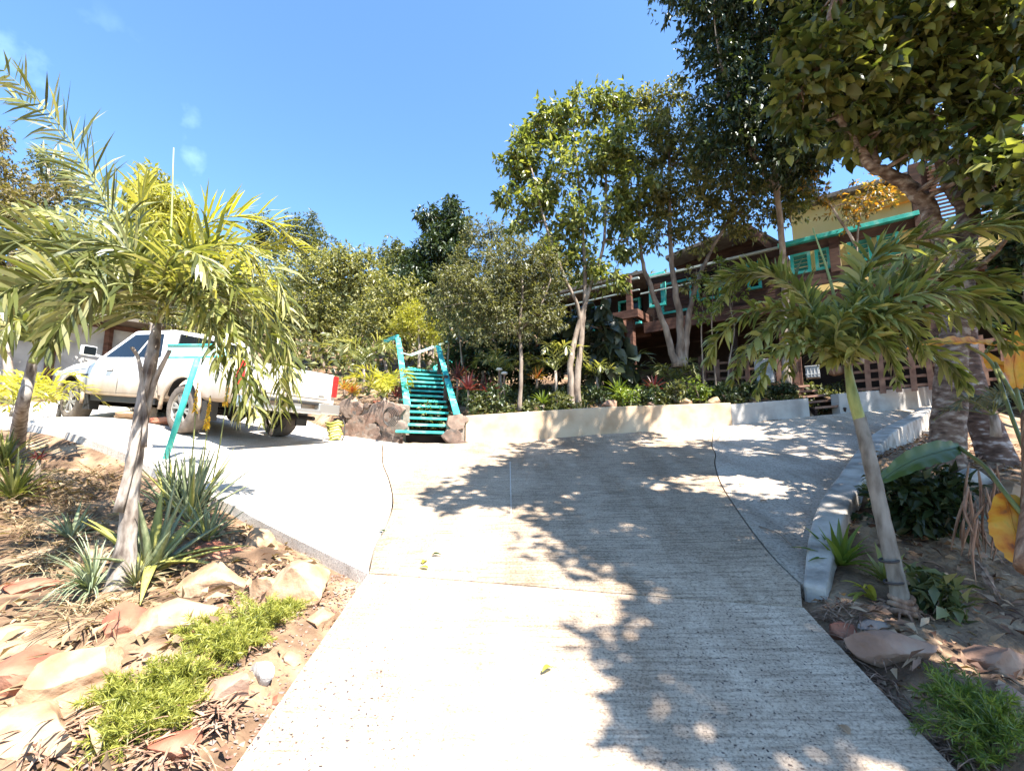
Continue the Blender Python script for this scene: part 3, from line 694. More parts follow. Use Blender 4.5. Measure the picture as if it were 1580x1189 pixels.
def stone_wall(name, label, a, b, ztop, zbot, th=.3, n=46, seed=3):
    r = random.Random(seed); a = Vector(a); b = Vector(b); dn = (b - a).normalized(); nn = Vector((-dn.y, dn.x)); Ln = (b - a).length
    root = empty(name, (a.x, a.y, zbot)); tag(root, label, "stone wall", "rubble stone walls by the stairs")
    mb = MB(); c = (a + b) / 2 + nn * th / 2; zt = (ztop[0] + ztop[1]) / 2
    R = Matrix.Rotation(math.atan2(dn.y, dn.x), 3, 'Z'); mb.box((c.x, c.y, (zt + zbot) / 2 - .02), (Ln, th, zt - zbot - .05), R)
    rel(mb.build("mortar_core", M['mortar'], None, False, .02), root)
    bm = bmesh.new()
    for k in range(n):
        t = r.random(); big = r.random() < .3; s = r.uniform(.15, .22) if big else r.uniform(.07, .13)
        hz = zbot + s * .6 + r.random() * (ztop[0] * (1 - t) + ztop[1] * t - zbot - s)
        p = a + dn * (t * Ln); o_ = Vector((r.uniform(0, 50),) * 3); k0 = len(bm.verts)
        pls = [(j * 1.05 + r.uniform(-.3, .3), r.uniform(.62, .85)) for j in range(6)]; rs = bmesh.ops.create_icosphere(bm, subdivisions=3, radius=1); rz = r.uniform(-.5, .5)
        for v in rs['verts']:
            q = v.co.copy()
            for pa, pd in pls:
                e = q.x * math.cos(pa) + q.z * math.sin(pa) - pd
                if e > 0: q.x -= math.cos(pa) * e; q.z -= math.sin(pa) * e
            q.y = max(-.7, min(.7, q.y)); q *= 1 + .07 * noise.noise(q * 2.5 + o_)
            q = Vector((q.x * math.cos(rz) - q.z * math.sin(rz), q.y, q.x * math.sin(rz) + q.z * math.cos(rz)))
            lx = q.x * s * 1.2; ly = q.y * .07; w2 = dn * lx + nn * ly
            v.co = Vector((p.x + w2.x, p.y + w2.y, hz + q.z * s))
    me = bpy.data.meshes.new("stones"); bm.to_mesh(me); bm.free(); so_ = link(me, "stones", M["wallstone"], None, True); so_.modifiers.new("es", "EDGE_SPLIT").split_angle = .5; rel(so_, root)
    return root
sa = P(532, 678, 8.9); sb = P(617, 683, 8.45)
stone_wall("stone_wall", "rubble stone wall between the white pickup and the turquoise stairs", sa.xy, sb.xy, (tz(532,618,8.9), tz(617,624,8.45)), sb.z - .25, n=85)
sa = P(693, 682, 8.52); sb = P(717, 683, 8.62)
stone_wall("stone_wall", "short stub of stone wall between the turquoise stairs and the cream wall", sa.xy, sb.xy, (tz(693,645,8.5), tz(717,641,8.6)), sb.z - .25, n=7, seed=8)
# stone path edge behind the rubble wall
for k, (px, py, s, mt, lb) in enumerate([(545,612,.13,'rock_tan',"pale flat stone on the rubble wall beside the pickup tailgate"),(585,616,.11,'rock_red',"reddish stone on the rubble wall below the bushy palm")]):
    p = P(px, py, 9.0); rock("stone", lb, p - Vector((0, 0, .08)), (s * 1.4, s, s * .6), .4 * k, M[mt], 60 + k)

# ------------------------------------------------------------------ turquoise stairs
bL = P(617, 676, 8.45); tdir = Vector((.97, .24, -.02)).normalized()
up_ = Vector((-.24, .97, 0)); NS = 13
st = empty("staircase", (bL.x, bL.y, bL.z)); tag(st, "open turquoise wooden staircase climbing the bed with sloping side rails", "staircase")
W0 = .92; top = P(626, 571, 12.0); rise = (top.z - bL.z - .12) / (NS - 1); run = (top.y - bL.y) / (NS - 1); drift = (top.x - bL.x) / (NS - 1)
for k in range(NS):
    p = bL + Vector((drift * k, run * k, .12 + rise * k)); mb = MB(); ov = .06 if k in (0, 5) else 0
    mb.bar(p - tdir * (.02 + ov), p + tdir * (W0 + rng.uniform(-.02, .02)), .22, .045)
    rel(mb.build("tread", M['teal'], None, False, .006), st)
for s_ in (0.05, W0 - .05):
    mb = MB(); a = bL + tdir * s_ + Vector((0, -.1, -.12)); b2 = bL + tdir * s_ + Vector((drift * NS, run * NS, rise * NS - .03)); mb.bar(a, b2, .05, .24)
    rel(mb.build("stringer", M['wood_dark'], None), st)
mb = MB()
for k in range(NS):  # dark backing risers added; shade behind the open treads is put into their colour
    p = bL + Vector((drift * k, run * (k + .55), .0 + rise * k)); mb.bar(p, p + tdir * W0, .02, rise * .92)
rel(mb.build("shade_boards", M['wood_dark'], None), st)
def rail(a, b, w_, h_, up=(0, 0, 1), m_='teal'):
    mb = MB(); mb.bar(a, b, w_, h_, up, ); return rel(mb.build("handrail", M[m_], None, False, .006), st)
rail(P(628.5, 626, 8.7), P(614, 522, 12.0), .125, .045); rail(P(705, 640, 8.75), P(676, 534, 12.3), .125, .045)
for px, d in ((622, 10.2), (618.5, 11.9)):
    for q in (0,): 
        p = P(px, 580 if d < 11 else 540, d); mb = MB(); mb.bar((p.x, p.y, GZ(p.x, p.y) - .1), (p.x, p.y, p.z), .08, .08, (0, 1, 0)); rel(mb.build("post", M['wood_red'], None), st)
for px, py, d in ((688, 578, 10.3), (678, 545, 12.0)):
    p = P(px, py, d); mb = MB(); mb.bar((p.x, p.y, GZ(p.x, p.y) - .1), (p.x, p.y, p.z - .02), .08, .08, (0, 1, 0)); rel(mb.build("post", M['wood_red'], None), st)
mb = MB(); mb.bar(P(626, 569, 12.15), P(672, 578, 12.5), .5, .05); rel(mb.build("landing", M['teal'], None, False, .006), st)
# upper flight rails
rl = empty("path_railing", P(650, 600, 12.6)); tag(rl, "thin pale turquoise railing running from the stair top behind the small trees", "railing")
def prail(a, b, w_, h_, m_, nm="rail"):
    mb = MB(); mb.bar(a, b, w_, h_); rel(mb.build(nm, M[m_], None, False, .004), rl)
prail(P(622, 545, 12.4), P(633, 548, 12.6), .04, .04, 'railwhite'); prail(P(633, 548, 12.6), P(700, 524, 14.0), .06, .06, 'teal_pale')
prail(P(700, 524, 14.0), P(790, 492, 15.6), .05, .05, 'railwhite'); prail(P(668, 569, 12.8), P(735, 541, 14.6), .05, .13, 'teal')
prail(P(593, 527, 12.8), P(614, 519, 12.2), .06, .10, 'teal')
for px, py, d in ((700, 524, 14.0), (760, 503, 15.0), (684, 563, 13.2), (728, 544, 14.4)):
    p = P(px, py, d); mb = MB(); mb.bar((p.x, p.y, GZ(p.x, p.y) - .1), tuple(p), .07, .07, (0, 1, 0)); rel(mb.build("post", M['wood_red'], None), rl)

# ------------------------------------------------------------------ wooden house with deck
HO = Vector((2.37, 14.9)); HU = Vector((.788, -.616)); HV = Vector((.616, .788))
def hp(s, v, z): q = HO + HU * s + HV * v; return Vector((q.x, q.y, z))
hs = empty("house", hp(4, 0, 3.0)); tag(hs, "brown timber hillside house with turquoise trim, covered deck and yellow upper wall", "house")
RH = Matrix(((HU.x, HV.x, 0), (HU.y, HV.y, 0), (0, 0, 1)))
def hb(mb, s0, s1, v0, v1, z0, z1): mb.box(hp((s0 + s1) / 2, (v0 + v1) / 2, (z0 + z1) / 2), (abs(s1 - s0), abs(v1 - v0), abs(z1 - z0)), RH)
def hpart(name, boxes, m_, bev=.004, parent=None, label=None):
    mb = MB()
    for b in boxes: hb(mb, *b)
    o = mb.build(name, M[m_], None, False, bev); par = parent or hs
    if parent is None: rel(o, hs)
    else:
        o.parent = parent; o.matrix_parent_inverse = (parent.matrix_parent_inverse.copy() if False else Matrix.Translation(hs.location).inverted())
        o.parent = parent
        o.matrix_parent_inverse = Matrix.Identity(4)
    if label: o["label"] = label
    return o
hpart("deck_floor", [(-3.0, 10.5, .05, 4.2, 5.42, 5.52)], 'wood')
hpart("deck_beam", [(2.05, 8.5, -.08, .04, 5.18, 5.50)], 'wood_red')
hpart("deck_beam", [(-3.0, 1.95, .75, .87, 5.28, 5.72)], 'wood_red')
hpart("deck_corner", [(1.15, 2.04, -.45, -.30, 5.62, 5.86), (1.15, 1.30, -.3, .7, 5.62, 5.86), (1.9, 2.04, -.3, .7, 5.62, 5.86)], 'wood_red')
hpart("deck_beam", [(5.7, 9.2, -.16, -.09, 5.66, 5.92)], 'wood')
hpart("deck_post", [(1.60, 1.80, -.30, -.10, 3.0, 5.62)], 'wood_red')
hpart("deck_post", [(1.62, 1.78, -.30, -.14, 5.86, 7.0)], 'wood_red')
hpart("deck_post", [(6.75, 6.95, -.18, -.02, 5.9, 6.72)], 'wood')
hpart("deck_post", [(8.33, 8.58, -.2, .02, 3.0, 8.0)], 'wood')
hpart("deck_post", [(5.55, 5.75, -.1, .1, 3.0, 7.0)], 'wood')
hpart("deck_post", [(4.35, 4.5, .3, .45, 3.0, 5.4)], 'wood_dark')
hpart("light_block_wall", [(-3.0, 10.6, 3.0, 3.15, 2.4, 5.40)], 'wood_dark')  # dark wall added to block light so the space under the deck stays black
hpart("side_wall", [(10.5, 10.65, .1, 3.0, 2.4, 7.2)], 'wood_dark')
# enclosed rooms above the deck
hpart("room_wall", [(2.0, 5.75, 1.0, 1.15, 5.53, 7.12)], 'wood')
hpart("room_wall", [(-3.0, 2.0, 1.6, 1.75, 5.53, 7.2)], 'wood_dark')
hpart("room_wall", [(5.75, 10.4, 1.2, 1.35, 5.53, 6.9)], 'yellow', label="cream yellow wall behind the louvred windows")
hpart("upper_wall", [(5.9, 8.7, 1.25, 1.4, 6.91, 8.3)], 'yellow', label="bright yellow upper wall")
hpart("upper_wall", [(7.6, 8.7, 1.15, 1.24, 7.75, 8.25)], 'orange', label="orange band of wall")
# planking lines on the brown room wall
hpart("planking", [(2.0, 5.7, .985, 1.0, 5.7 + .16 * k, 5.83 + .16 * k) for k in range(8)], 'wood')
# turquoise rail and dark board under it
hpart("top_rail", [(5.7, 8.42, -.22, -.02, 6.80, 6.90)], 'teal')
hpart("rail_board", [(5.7, 8.40, -.10, -.04, 6.58, 6.795)], 'wood')
hpart("rail_board", [(5.7, 8.40, -.10, -.04, 5.93, 6.03)], 'wood')
hpart("top_rail", [(2.2, 5.7, -.16, -.06, 6.80, 6.86)], 'railwhite'); hpart("top_rail", [(-1.6, 2.0, -.22, -.12, 6.86, 6.92)], 'railwhite')
hpart("rail_board", [(2.2, 5.7, -.12, -.08, 6.62, 6.78)], 'wood_dark')
hpart("top_rail", [(-1.6, 2.0, -.20, -.14, 6.50, 6.54)], 'railwhite')
hpart("top_rail", [(2.0, 5.0, -.12, -.08, 6.38, 6.42)], 'railwhite')
def hwindow(s0, s1, z0, z1, v, frame='teal', fw=.07, louv=0, glass=True, curtain=False):
    f = hpart("window", [(s0, s0 + fw, v - .06, v + .04, z0, z1), (s1 - fw, s1, v - .06, v + .04, z0, z1), (s0 + fw, s1 - fw, v - .06, v + .04, z1 - fw, z1), (s0 + fw, s1 - fw, v - .06, v + .04, z0, z0 + fw)], frame)
    if glass:
        mb = MB(); hb(mb, s0 + fw, s1 - fw, v + .045, v + .06, z0 + fw, z1 - fw); o = mb.build("pane", M['glass'], None); o.parent = f
    if louv:
        mb = MB(); R2 = RH @ Matrix.Rotation(.6, 3, 'X'); hgt = (z1 - z0 - 2 * fw) / louv
        for k in range(louv):
            mb.box(hp((s0 + s1) / 2, v - .01, z0 + fw + hgt * (k + .5)), (s1 - s0 - 2 * fw - .01, .012, hgt * .85), R2)
        o = mb.build("louvres", M['teal_dark'], None); o.parent = f
    return f
hwindow(2.25, 2.74, 5.93, 6.95, -.02, louv=0, glass=False); hwindow(2.25, 3.2, 5.95, 6.95, .99)
hwindow(3.35, 4.05, 6.15, 7.15, .94); hwindow(4.75, 5.1, 6.2, 7.2, .94)
hwindow(.55, 1.35, 5.95, 6.85, 1.5); hwindow(-.9, .1, 5.95, 6.85, 1.5)
hwindow(5.93, 6.36, 6.05, 6.6, -.02, louv=4, glass=False); hwindow(6.45, 6.76, 6.05, 6.6, 0, louv=4, glass=False)
hwindow(7.10, 7.56, 6.05, 6.66, -.02, louv=4, glass=False); hwindow(7.66, 8.05, 6.08, 6.7, -.02, louv=4, glass=False)
for bx_ in [(6.36, 6.45, .03, .06, 6.05, 6.6), (6.96, 7.10, .03, .06, 6.05, 6.6), (7.56, 7.66, .03, .06, 6.05, 6.66), (8.06, 8.33, .03, .06, 6.05, 6.72)]: hpart("cream_panel", [bx_], 'yellow')
# gabled porch roof over the brown room
mb = MB(); r0 = [hp(2.7, .2, 7.42), hp(4.95, .2, 7.78), hp(5.75, .2, 6.98)]; back_ = [p + Vector((HV.x, HV.y, 0)) * 3.0 for p in r0]
th_ = Vector((0, 0, .10)); vs = r0 + back_; vs = vs + [p + th_ for p in vs]
mb.add(vs, [(0,1,4,3),(1,2,5,4),(6,9,10,7),(7,10,11,8),(0,6,7,1),(1,7,8,2),(3,4,10,9),(4,5,11,10),(0,3,9,6),(2,8,11,5)])
rel(mb.build("porch_roof", M['roof'], None), hs)
mb = MB(); g0 = [hp(2.75, 1.0, 7.42), hp(4.9, 1.0, 7.7), hp(5.65, 1.0, 7.0), hp(5.65, 1.0, 6.9), hp(2.75, 1.0, 6.9)]
mb.add(g0, [(0, 4, 3, 2, 1)]); rel(mb.build("gable_wall", M['wood'], None), hs)
mb = MB(); mb.bar(hp(5.0, .12, 7.72), hp(5.78, .05, 6.55), .1, .14, mi=0); rel(mb.build("barge_board", M['lattice'], None, False, .005), hs)
hpart("main_roof", [(-3.4, 2.0, .2, 4.5, 7.16, 7.26)], 'roof')
hpart("main_roof", [(5.8, 9.0, 1.0, 5.0, 8.31, 8.43)], 'roof')
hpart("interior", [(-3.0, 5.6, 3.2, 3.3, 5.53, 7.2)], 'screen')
# slatted privacy screen on the upper deck
sc = empty("slat_screen", hp(8.5, -.15, 5.9)); tag(sc, "tall screen of thin horizontal brown slats at the right end of the deck", "screen")
mb = MB()
for k in range(24): hb(mb, 8.62, 10.6, -.22, -.19, 6.02 + .088 * k, 6.062 + .088 * k)
rel(mb.build("slats", M['wood_red'], None), sc)
for s_ in (8.62, 9.2, 9.85, 10.6):
    mb = MB(); hb(mb, s_ - .04, s_ + .04, -.18, -.10, 5.95, 8.2); rel(mb.build("post", M['wood'], None), sc)
# under-deck lattice fences
def lattice(label, s0, s1, v, zb0, zb1, h, n, rails, lean=0.02):
    root = empty("lattice_fence", hp(s0, v, zb0)); tag(root, label, "fence", "lattice fences under the deck")
    mb = MB()
    for k in range(n):
        s = s0 + (s1 - s0) * k / (n - 1) + rng.uniform(-.02, .02); zb = zb0 + (zb1 - zb0) * k / (n - 1); mb.bar(hp(s, v - .03, zb), hp(s + rng.uniform(-lean, lean), v - .03, zb + h * rng.uniform(.96, 1.04)), .022, .10, (HU.x, HU.y, 0))
    rel(mb.build("pickets", M['lattice'], None), root); mb = MB()
    for k in range(rails):
        z = .12 + (h - .24) * k / (rails - 1); mb.bar(hp(s0 - .05, v, zb0 + z), hp(s1 + .05, v, zb1 + z), .03, .055)
    rel(mb.build("rails", M['lattice'], None), root)
    for s, z in ((s0 - .08, zb0), (s1 + .08, zb1)):
        mb = MB(); mb.bar(hp(s, v + .04, z - .2), hp(s, v + .04, z + h + .1), .1, .1, (HU.x, HU.y, 0)); rel(mb.build("post", M['wood_red'], None), root)
lattice("brown lattice fence under the deck left of the dark steps", 3.85, 5.9, -.62, 3.02, 2.95, 1.05, 7, 5)
lattice("brown lattice fence under the deck between the dark steps and the thick trunk", 6.95, 9.8, -.62, 2.9, 2.95, 1.0, 12, 5)
lattice("low dark slatted fence in deep shade left of the lattice", 2.9, 3.7, -.3, 3.2, 3.1, .75, 4, 5)
# dark wooden steps between the walls
ds = empty("steps", hp(6.3, -1.0, 2.4)); tag(ds, "short flight of dark weathered wooden steps between the low grey walls", "steps")
b0 = P(1253, 632, 9.75); b1 = P(1297, 628, 9.75); dr = (b1 - b0)
for k in range(5):
    o_ = Vector((0, .26 * k, .14 * k + .03)); mb = MB(); mb.bar(b0 + o_, b1 + o_, .2, .045); rel(mb.build("tread", M['lattice'], None), ds)
mb = MB()
for p in (b0, b1): mb.bar(p + Vector((0, -.1, -.12)), p + Vector((0, 1.3, .52)), .05, .2)
rel(mb.build("stringers", M['wood_dark'], None), ds)
# items stored behind the lattice
for k, (px, py, wd, hh, d) in enumerate([(1178, 566, .34, .26, 10.6), (1182, 584, .34, .24, 10.55), (1254, 575, .26, .24, 10.3), (1290, 572, .3, .22, 10.4)]):
    p = P(px, py, d); lb = ["white storage crate behind the lattice, upper one", "white storage crate behind the lattice, lower one", "pale pot standing at the top of the dark steps", "khaki sack lying right of the dark steps top"][k]
    mb = MB()
    if k < 3:
        mb.box((0, 0, 0), (wd, wd, hh)); mb.box((0, 0, hh / 2 + .012), (wd + .03, wd + .03, .024)); mb.box((0, 0, -hh * .2), (wd + .012, wd + .012, .03))
        for q in range(4): mb.box(((q - 1.5) * wd / 4, 0, 0), (.02, wd + .016, hh * .9))
    else:
        mb.tube([(-wd / 2, 0, -.03), (-wd / 4, 0, .0), (wd / 4, 0, .01), (wd / 2, 0, -.02)], [.05, .12, .12, .06], 10)
    o = mb.build(["crate", "crate", "planter", "sack"][k], M['crate'] if k < 3 else M['husk'], None, k == 3, .008); o.location = p; o.rotation_euler = (0, 0, -.6)
    tag(o, lb, ["crate", "crate", "pot", "sack"][k], "crates under the deck" if k < 2 else None)

# ------------------------------------------------------------------ grey outbuilding at far left
gb = empty("outbuilding", P(100, 560, 13.0)); tag(gb, "grey concrete outbuilding wall beyond the pickup's bonnet", "building")
mb = MB(); a = P(-40, 600, 11.6); b2 = P(215, 600, 14.2); d_ = (b2 - a).normalized(); mid = (a + b2) / 2
zt = P(100, 497, 12.9).z; mb.bar(Vector((a.x, a.y, (2.2 + zt) / 2)), Vector((b2.x, b2.y, (2.2 + zt) / 2)), .2, zt - 2.2)
rel(mb.build("wall", M['greywall'], None, False, .01), gb)
mb = MB(); mb.bar(Vector((a.x, a.y + .4, zt + .12)), Vector((b2.x + .5, b2.y + .5, zt + .18)), 1.8, .1); rel(mb.build("roof", M['roof'], None, False, .01), gb)
mb = MB(); mb.bar(Vector((a.x, a.y - .16, zt - .02)), Vector((b2.x, b2.y - .16, zt + .02)), .05, .14); rel(mb.build("fascia", M['wood_red'], None), gb)
for t in (.45, .8):
    q = a.lerp(b2, t); mb = MB(); mb.bar((q.x, q.y - .3, 2.4), (q.x, q.y - .3, zt), .14, .14, (0, 1, 0)); rel(mb.build("post", M['wood_red'], None), gb)

# ------------------------------------------------------------------ white pickup
Wp = P(285, 668, 7.07); hd = Vector((-.897, .441)); pitch = math.atan2(.29, 3.5)
tr = empty("pickup_truck", (Wp.x + .79 * .441, Wp.y + .79 * .897, Wp.z + .0))
tr.rotation_euler = (pitch, 0, math.atan2(-hd.x, hd.y)); tag(tr, "dusty white double cab pickup truck parked on the left apron", "pickup truck")
def sect(y, wb, wm, wt, zb, zt, inner=None, zin=None, crown=.03):
    """half section from sill to centre line (x>0); inner gives an open cargo bed"""
    zm = zb + (zt - zb) * .45
    s = [(wb * .9, zb), (wb, zb + .05), (wm, zm), (wm, zt - .14), (wt, zt - .03), (wt - .05, zt)]
    if inner: s += [(wt - .09, zt), (wt - .10, zin), (0, zin)]
    else: s += [(wt - .25, zt + crown), (wt * .45, zt + crown * 1.3), (0, zt + crown * 1.5)]
    return [(x, y, z) for x, z in s]
def loft(sections, close=True):
    mb = MB(); n = len(sections[0]); vs = []
    for s in sections:
        full = s + [(-x, y, z) for x, y, z in s[::-1][1:]]; vs += full
    m = 2 * n - 1; fs = []
    for i in range(len(sections) - 1):
        for j in range(m - 1): fs.append((i * m + j, i * m + j + 1, (i + 1) * m + j + 1, (i + 1) * m + j))
        fs.append((i * m + m - 1, i * m, (i + 1) * m, (i + 1) * m + m - 1))
    fs += [tuple(range(m))[::-1], tuple((len(sections) - 1) * m + j for j in range(m))]
    mb.add(vs, fs); return mb
bed = [sect(y, .88, .92, .90, .50, 1.13, True, .70) for y in (-1.18, -1.16, -.7, 0, .6, .70)]
bed[0] = sect(-1.2, .86, .90, .88, .52, 1.12, True, .70)
def cut(o, items):
    for (y, r) in items:
        for sx in (-1, 1):
            bm = bmesh.new(); bmesh.ops.create_cone(bm, cap_ends=True, segments=40, radius1=r, radius2=r, depth=.56, matrix=Matrix.Translation((sx * .78, y, .36)) @ Matrix.Rotation(math.pi / 2, 4, 'Y'))
            me = bpy.data.meshes.new("c"); bm.to_mesh(me); bm.free(); me.materials.append(M['well']); c = bpy.data.objects.new("c", me); COL.objects.link(c)
            md = o.modifiers.new("b", 'BOOLEAN'); md.operation = 'DIFFERENCE'; md.object = c; md.solver = 'EXACT'; md.material_mode = 'TRANSFER'
            dg = bpy.context.evaluated_depsgraph_get(); nm = bpy.data.meshes.new_from_object(o.evaluated_get(dg)); o.modifiers.clear(); o.data = nm; bpy.data.objects.remove(c)
def fixn(o):
    bm = bmesh.new(); bm.from_mesh(o.data); bmesh.ops.recalc_face_normals(bm, faces=bm.faces); bm.to_mesh(o.data); bm.free()
def bodypart(mb, name, cuts=()):
    o = mb.build(name, M['truck'], None, False); fixn(o)
    cut(o, cuts); o.data.polygons.foreach_set("use_smooth", [True] * len(o.data.polygons))
    o.modifiers.new("es", 'EDGE_SPLIT').split_angle = math.radians(32); o.parent = tr; return o
bodypart(loft(bed), "cargo_bed", [(0, .47)])
fr = [(0.725,.88,.92,.90,.46,1.12,.03),(1.2,.885,.925,.90,.46,1.11,.03),(2.6,.885,.925,.90,.46,1.10,.03),(2.9,.885,.925,.88,.46,1.10,.05),(3.3,.885,.925,.86,.46,1.085,.07),(3.8,.88,.92,.84,.48,1.05,.07),(4.15,.86,.90,.80,.5,1.0,.06),(4.32,.80,.84,.72,.52,.94,.03),(4.40,.70,.74,.62,.55,.88,.02)]
bodypart(loft([sect(y, a, b, c, d, e, None, None, f) for y, a, b, c, d, e, f in fr]), "body", [(3.5, .47)])
# greenhouse
B_ = {'rb': (-.82, .74, 1.10), 'fb': (-.82, 3.02, 1.12), 'rt': (-.64, .98, 1.66), 'ft': (-.64, 2.20, 1.68)}
gh = MB(); vs = []
for sx in (1, -1):
    for k in ('rb', 'fb', 'ft', 'rt'):
        x, y, z = B_[k]; vs.append((x * sx, y, z))
mid_t = [(0, .98, 1.70), (0, 2.2, 1.72)]
vs += [(0, .70, 1.12), (0, 3.10, 1.14)] + mid_t
gh.add(vs, [(0,1,2,3),(7,6,5,4),(3,2,11,10),(10,11,6,7),(0,3,10,8),(8,10,7,4),(1,9,11,2),(9,5,6,11)])
o = gh.build("cab_roof", M['truck'], tr, True); fixn(o); b = o.modifiers.new("bev", 'BEVEL'); b.width = .05; b.segments = 3; b.limit_method = 'ANGLE'; b.angle_limit = math.radians(25)
def side(a, b, sx, off=.008):
    """point on the cab side: a 0..1 rear to front, b 0..1 belt to roof"""
    lo = Vector(B_['rb']).lerp(Vector(B_['fb']), a); hi = Vector(B_['rt']).lerp(Vector(B_['ft']), a); p = lo.lerp(hi, b)
    return Vector((p.x * sx - off * sx, p.y, p.z))
for sx in (1, -1):
    for nm, q in (("rear_side_window", [(.08,.12),(.42,.12),(.41,.86),(.19,.86)]), ("front_side_window", [(.46,.12),(.90,.12),(.84,.86),(.45,.86)])):
        mb = MB(); mb.add([side(a, b, sx) for a, b in q] + [side(a, b, sx, -.01) for a, b in q], [(0,1,2,3),(7,6,5,4),(0,4,5,1),(1,5,6,2),(2,6,7,3),(3,7,4,0)])
        o = mb.build(nm, M['glass'], tr); fixn(o)
mb = MB(); q = [(-.68,.79,1.20),(.68,.79,1.20),(.57,.925,1.60),(-.57,.925,1.60)]; mb.add([(x, y - .03, z) for x, y, z in q] + [(x, y + .01, z) for x, y, z in q], [(0,1,2,3),(7,6,5,4),(0,4,5,1),(1,5,6,2),(2,6,7,3),(3,7,4,0)]); mb.build("rear_window", M['glass'], tr)
mb = MB(); q = [(-.72,2.98,1.18),(.72,2.98,1.18),(.58,2.27,1.64),(-.58,2.27,1.64)]; mb.add([(x, y + .05, z + .02) for x, y, z in q], [(0,1,2,3)]); mb.build("windshield", M['glass'], tr)
# arch flares, seams, handles, sill
for yc in (0, 3.5):
    for sx in (-1, 1):
        mb = MB(); pts = [(sx * .925, yc + math.cos(a) * .50, .36 + math.sin(a) * .50) for a in [math.pi * (-.02 + 1.04 * k / 18) for k in range(19)]]
        mb.tube(pts, .03, 6); mb.build("arch_flare", M['truck'], tr, True)
for sx in (-1, 1):
    mb = MB()
    for pts in ([(.93,1.06),(.925,.55)], [(.86,.98),(.98,.62),(.86,.5)], [(2.0,1.06),(1.98,.55),(1.95,.5)], [(2.98,1.07),(3.02,.8),(2.98,.55)], [(.71,1.12),(.71,.52)]):
        pass
    def seam(pl):
        mb.tube([(sx * (.9265 if z < 1.0 else .9265 - (z - 1.0) * .22), y, z) for y, z in pl], .004, 4)
    seam([(.715,1.02),(.715,.52)]); seam([(.82,1.02),(.84,.80),(.62,.56)]); seam([(1.90,1.02),(1.88,.58),(1.86,.53)]); seam([(2.93,1.02),(2.98,.8),(2.92,.56)]); seam([(.9,.545),(2.9,.545)]); seam([(3.0,.96),(4.2,.86)])
    mb.build("panel_seams", M['black'], tr)
    for y in (1.12, 2.18):
        mb = MB(); mb.box((sx * .935, y, .935), (.03, .17, .028)); mb.build("door_handle", M['truck'], tr, False, .006)
        mb = MB(); mb.box((sx * .926, y, .935), (.012, .21, .05)); mb.build("handle_recess", M['black'], tr)
    mb = MB(); mb.box((sx * .929, 3.05, .84), (.01, .24, .03)); mb.build("side_badge", M['black'], tr)
    mb = MB(); mb.tube([(sx * .84, 2.72, 1.16), (sx * .98, 2.74, 1.2)], .022, 6); mb.box((sx * 1.04, 2.76, 1.25), (.2, .1, .17)); mi = mb.build("mirror", M['truck'], tr, False, .02)
    mb = MB(); mb.box((sx * 1.04, 2.70, 1.25), (.17, .015, .14)); mb.build("mirror_glass", M['glass'], mi)
    mb = MB(); mb.box((sx * .80, 1.85, .44), (.12, 2.1, .10)); mb.build("sill", M['black'], tr, False, .01)
    mb = MB(); mb.box((sx * .78, 4.33, .86), (.2, .1, .12)); mb.build("headlight", M['chrome'], tr, False, .02)
    mb = MB(); mb.box((sx * .845, -1.20, .93), (.12, .07, .36)); mb.build("taillight", M['redlight'], tr, False, .012)
    mb = MB(); mb.box((sx * .8, 2.95, .36), (.22, .03, .26)); mb.build("mud_flap", M['black'], tr); mb = MB(); mb.box((sx * .8, -.55, .36), (.22, .03, .28)); mb.build("mud_flap", M['black'], tr)
mb = MB(); mb.box((0, -1.215, .87), (1.56, .06, .50)); tg = mb.build("tailgate", M['truck'], tr, False, .02)
mb = MB(); mb.box((0, -1.249, .86), (1.40, .012, .34)); mb.build("tailgate_panel", M['truck'], tg, False, .006)
mb = MB(); mb.box((0, -1.258, 1.01), (.24, .012, .075)); mb.build("tailgate_handle", M['black'], tg, False, .01)
mb = MB(); mb.box((.55, -1.258, .74), (.12, .008, .03)); mb.build("tailgate_badge", M['chrome'], tg)
mb = MB(); mb.box((0, -1.27, .60), (1.2, .16, .04)); mb.build("bumper_step", M['black'], tr, False, .01)
mb = MB()
for sx in (-1, 1): mb.box((sx * .66, -1.31, .53), (.44, .12, .17))
mb.box((0, -1.31, .47), (1.0, .12, .08)); mb.build("rear_bumper", M['chrome'], tr, False, .02)
mb = MB(); mb.box((0, -1.30, .55), (.3, .02, .13)); mb.build("plate_recess", M['black'], tr); mb = MB(); mb.box((0, -1.315, .55), (.26, .008, .10)); mb.build("number_plate", M['lampcap'], tr)
mb = MB(); mb.box((0, 1.6, .50), (1.1, 5.2, .12)); mb.tube([(-.75, 0, .36), (.75, 0, .36)], .06, 8); mb.tube([(-.75, 3.5, .36), (.75, 3.5, .36)], .05, 8); mb.tube([(0, 0, .36)] and [(0, .0, .36), (0, .1, .36)], .15, 10); mb.box((.35, 1.2, .42), (.4, 1.2, .2)); mb.tube([(.5, -1.2, .36), (.5, .6, .4)], .035, 8)
mb.build("chassis", M['well'], tr)
mb = MB(); mb.box((0, 4.40, .74), (1.2, .06, .3)); mb.build("grille", M['black'], tr, False, .02); mb = MB(); mb.box((0, 4.38, .56), (1.6, .14, .18)); mb.build("front_bumper", M['truck'], tr, False, .03)
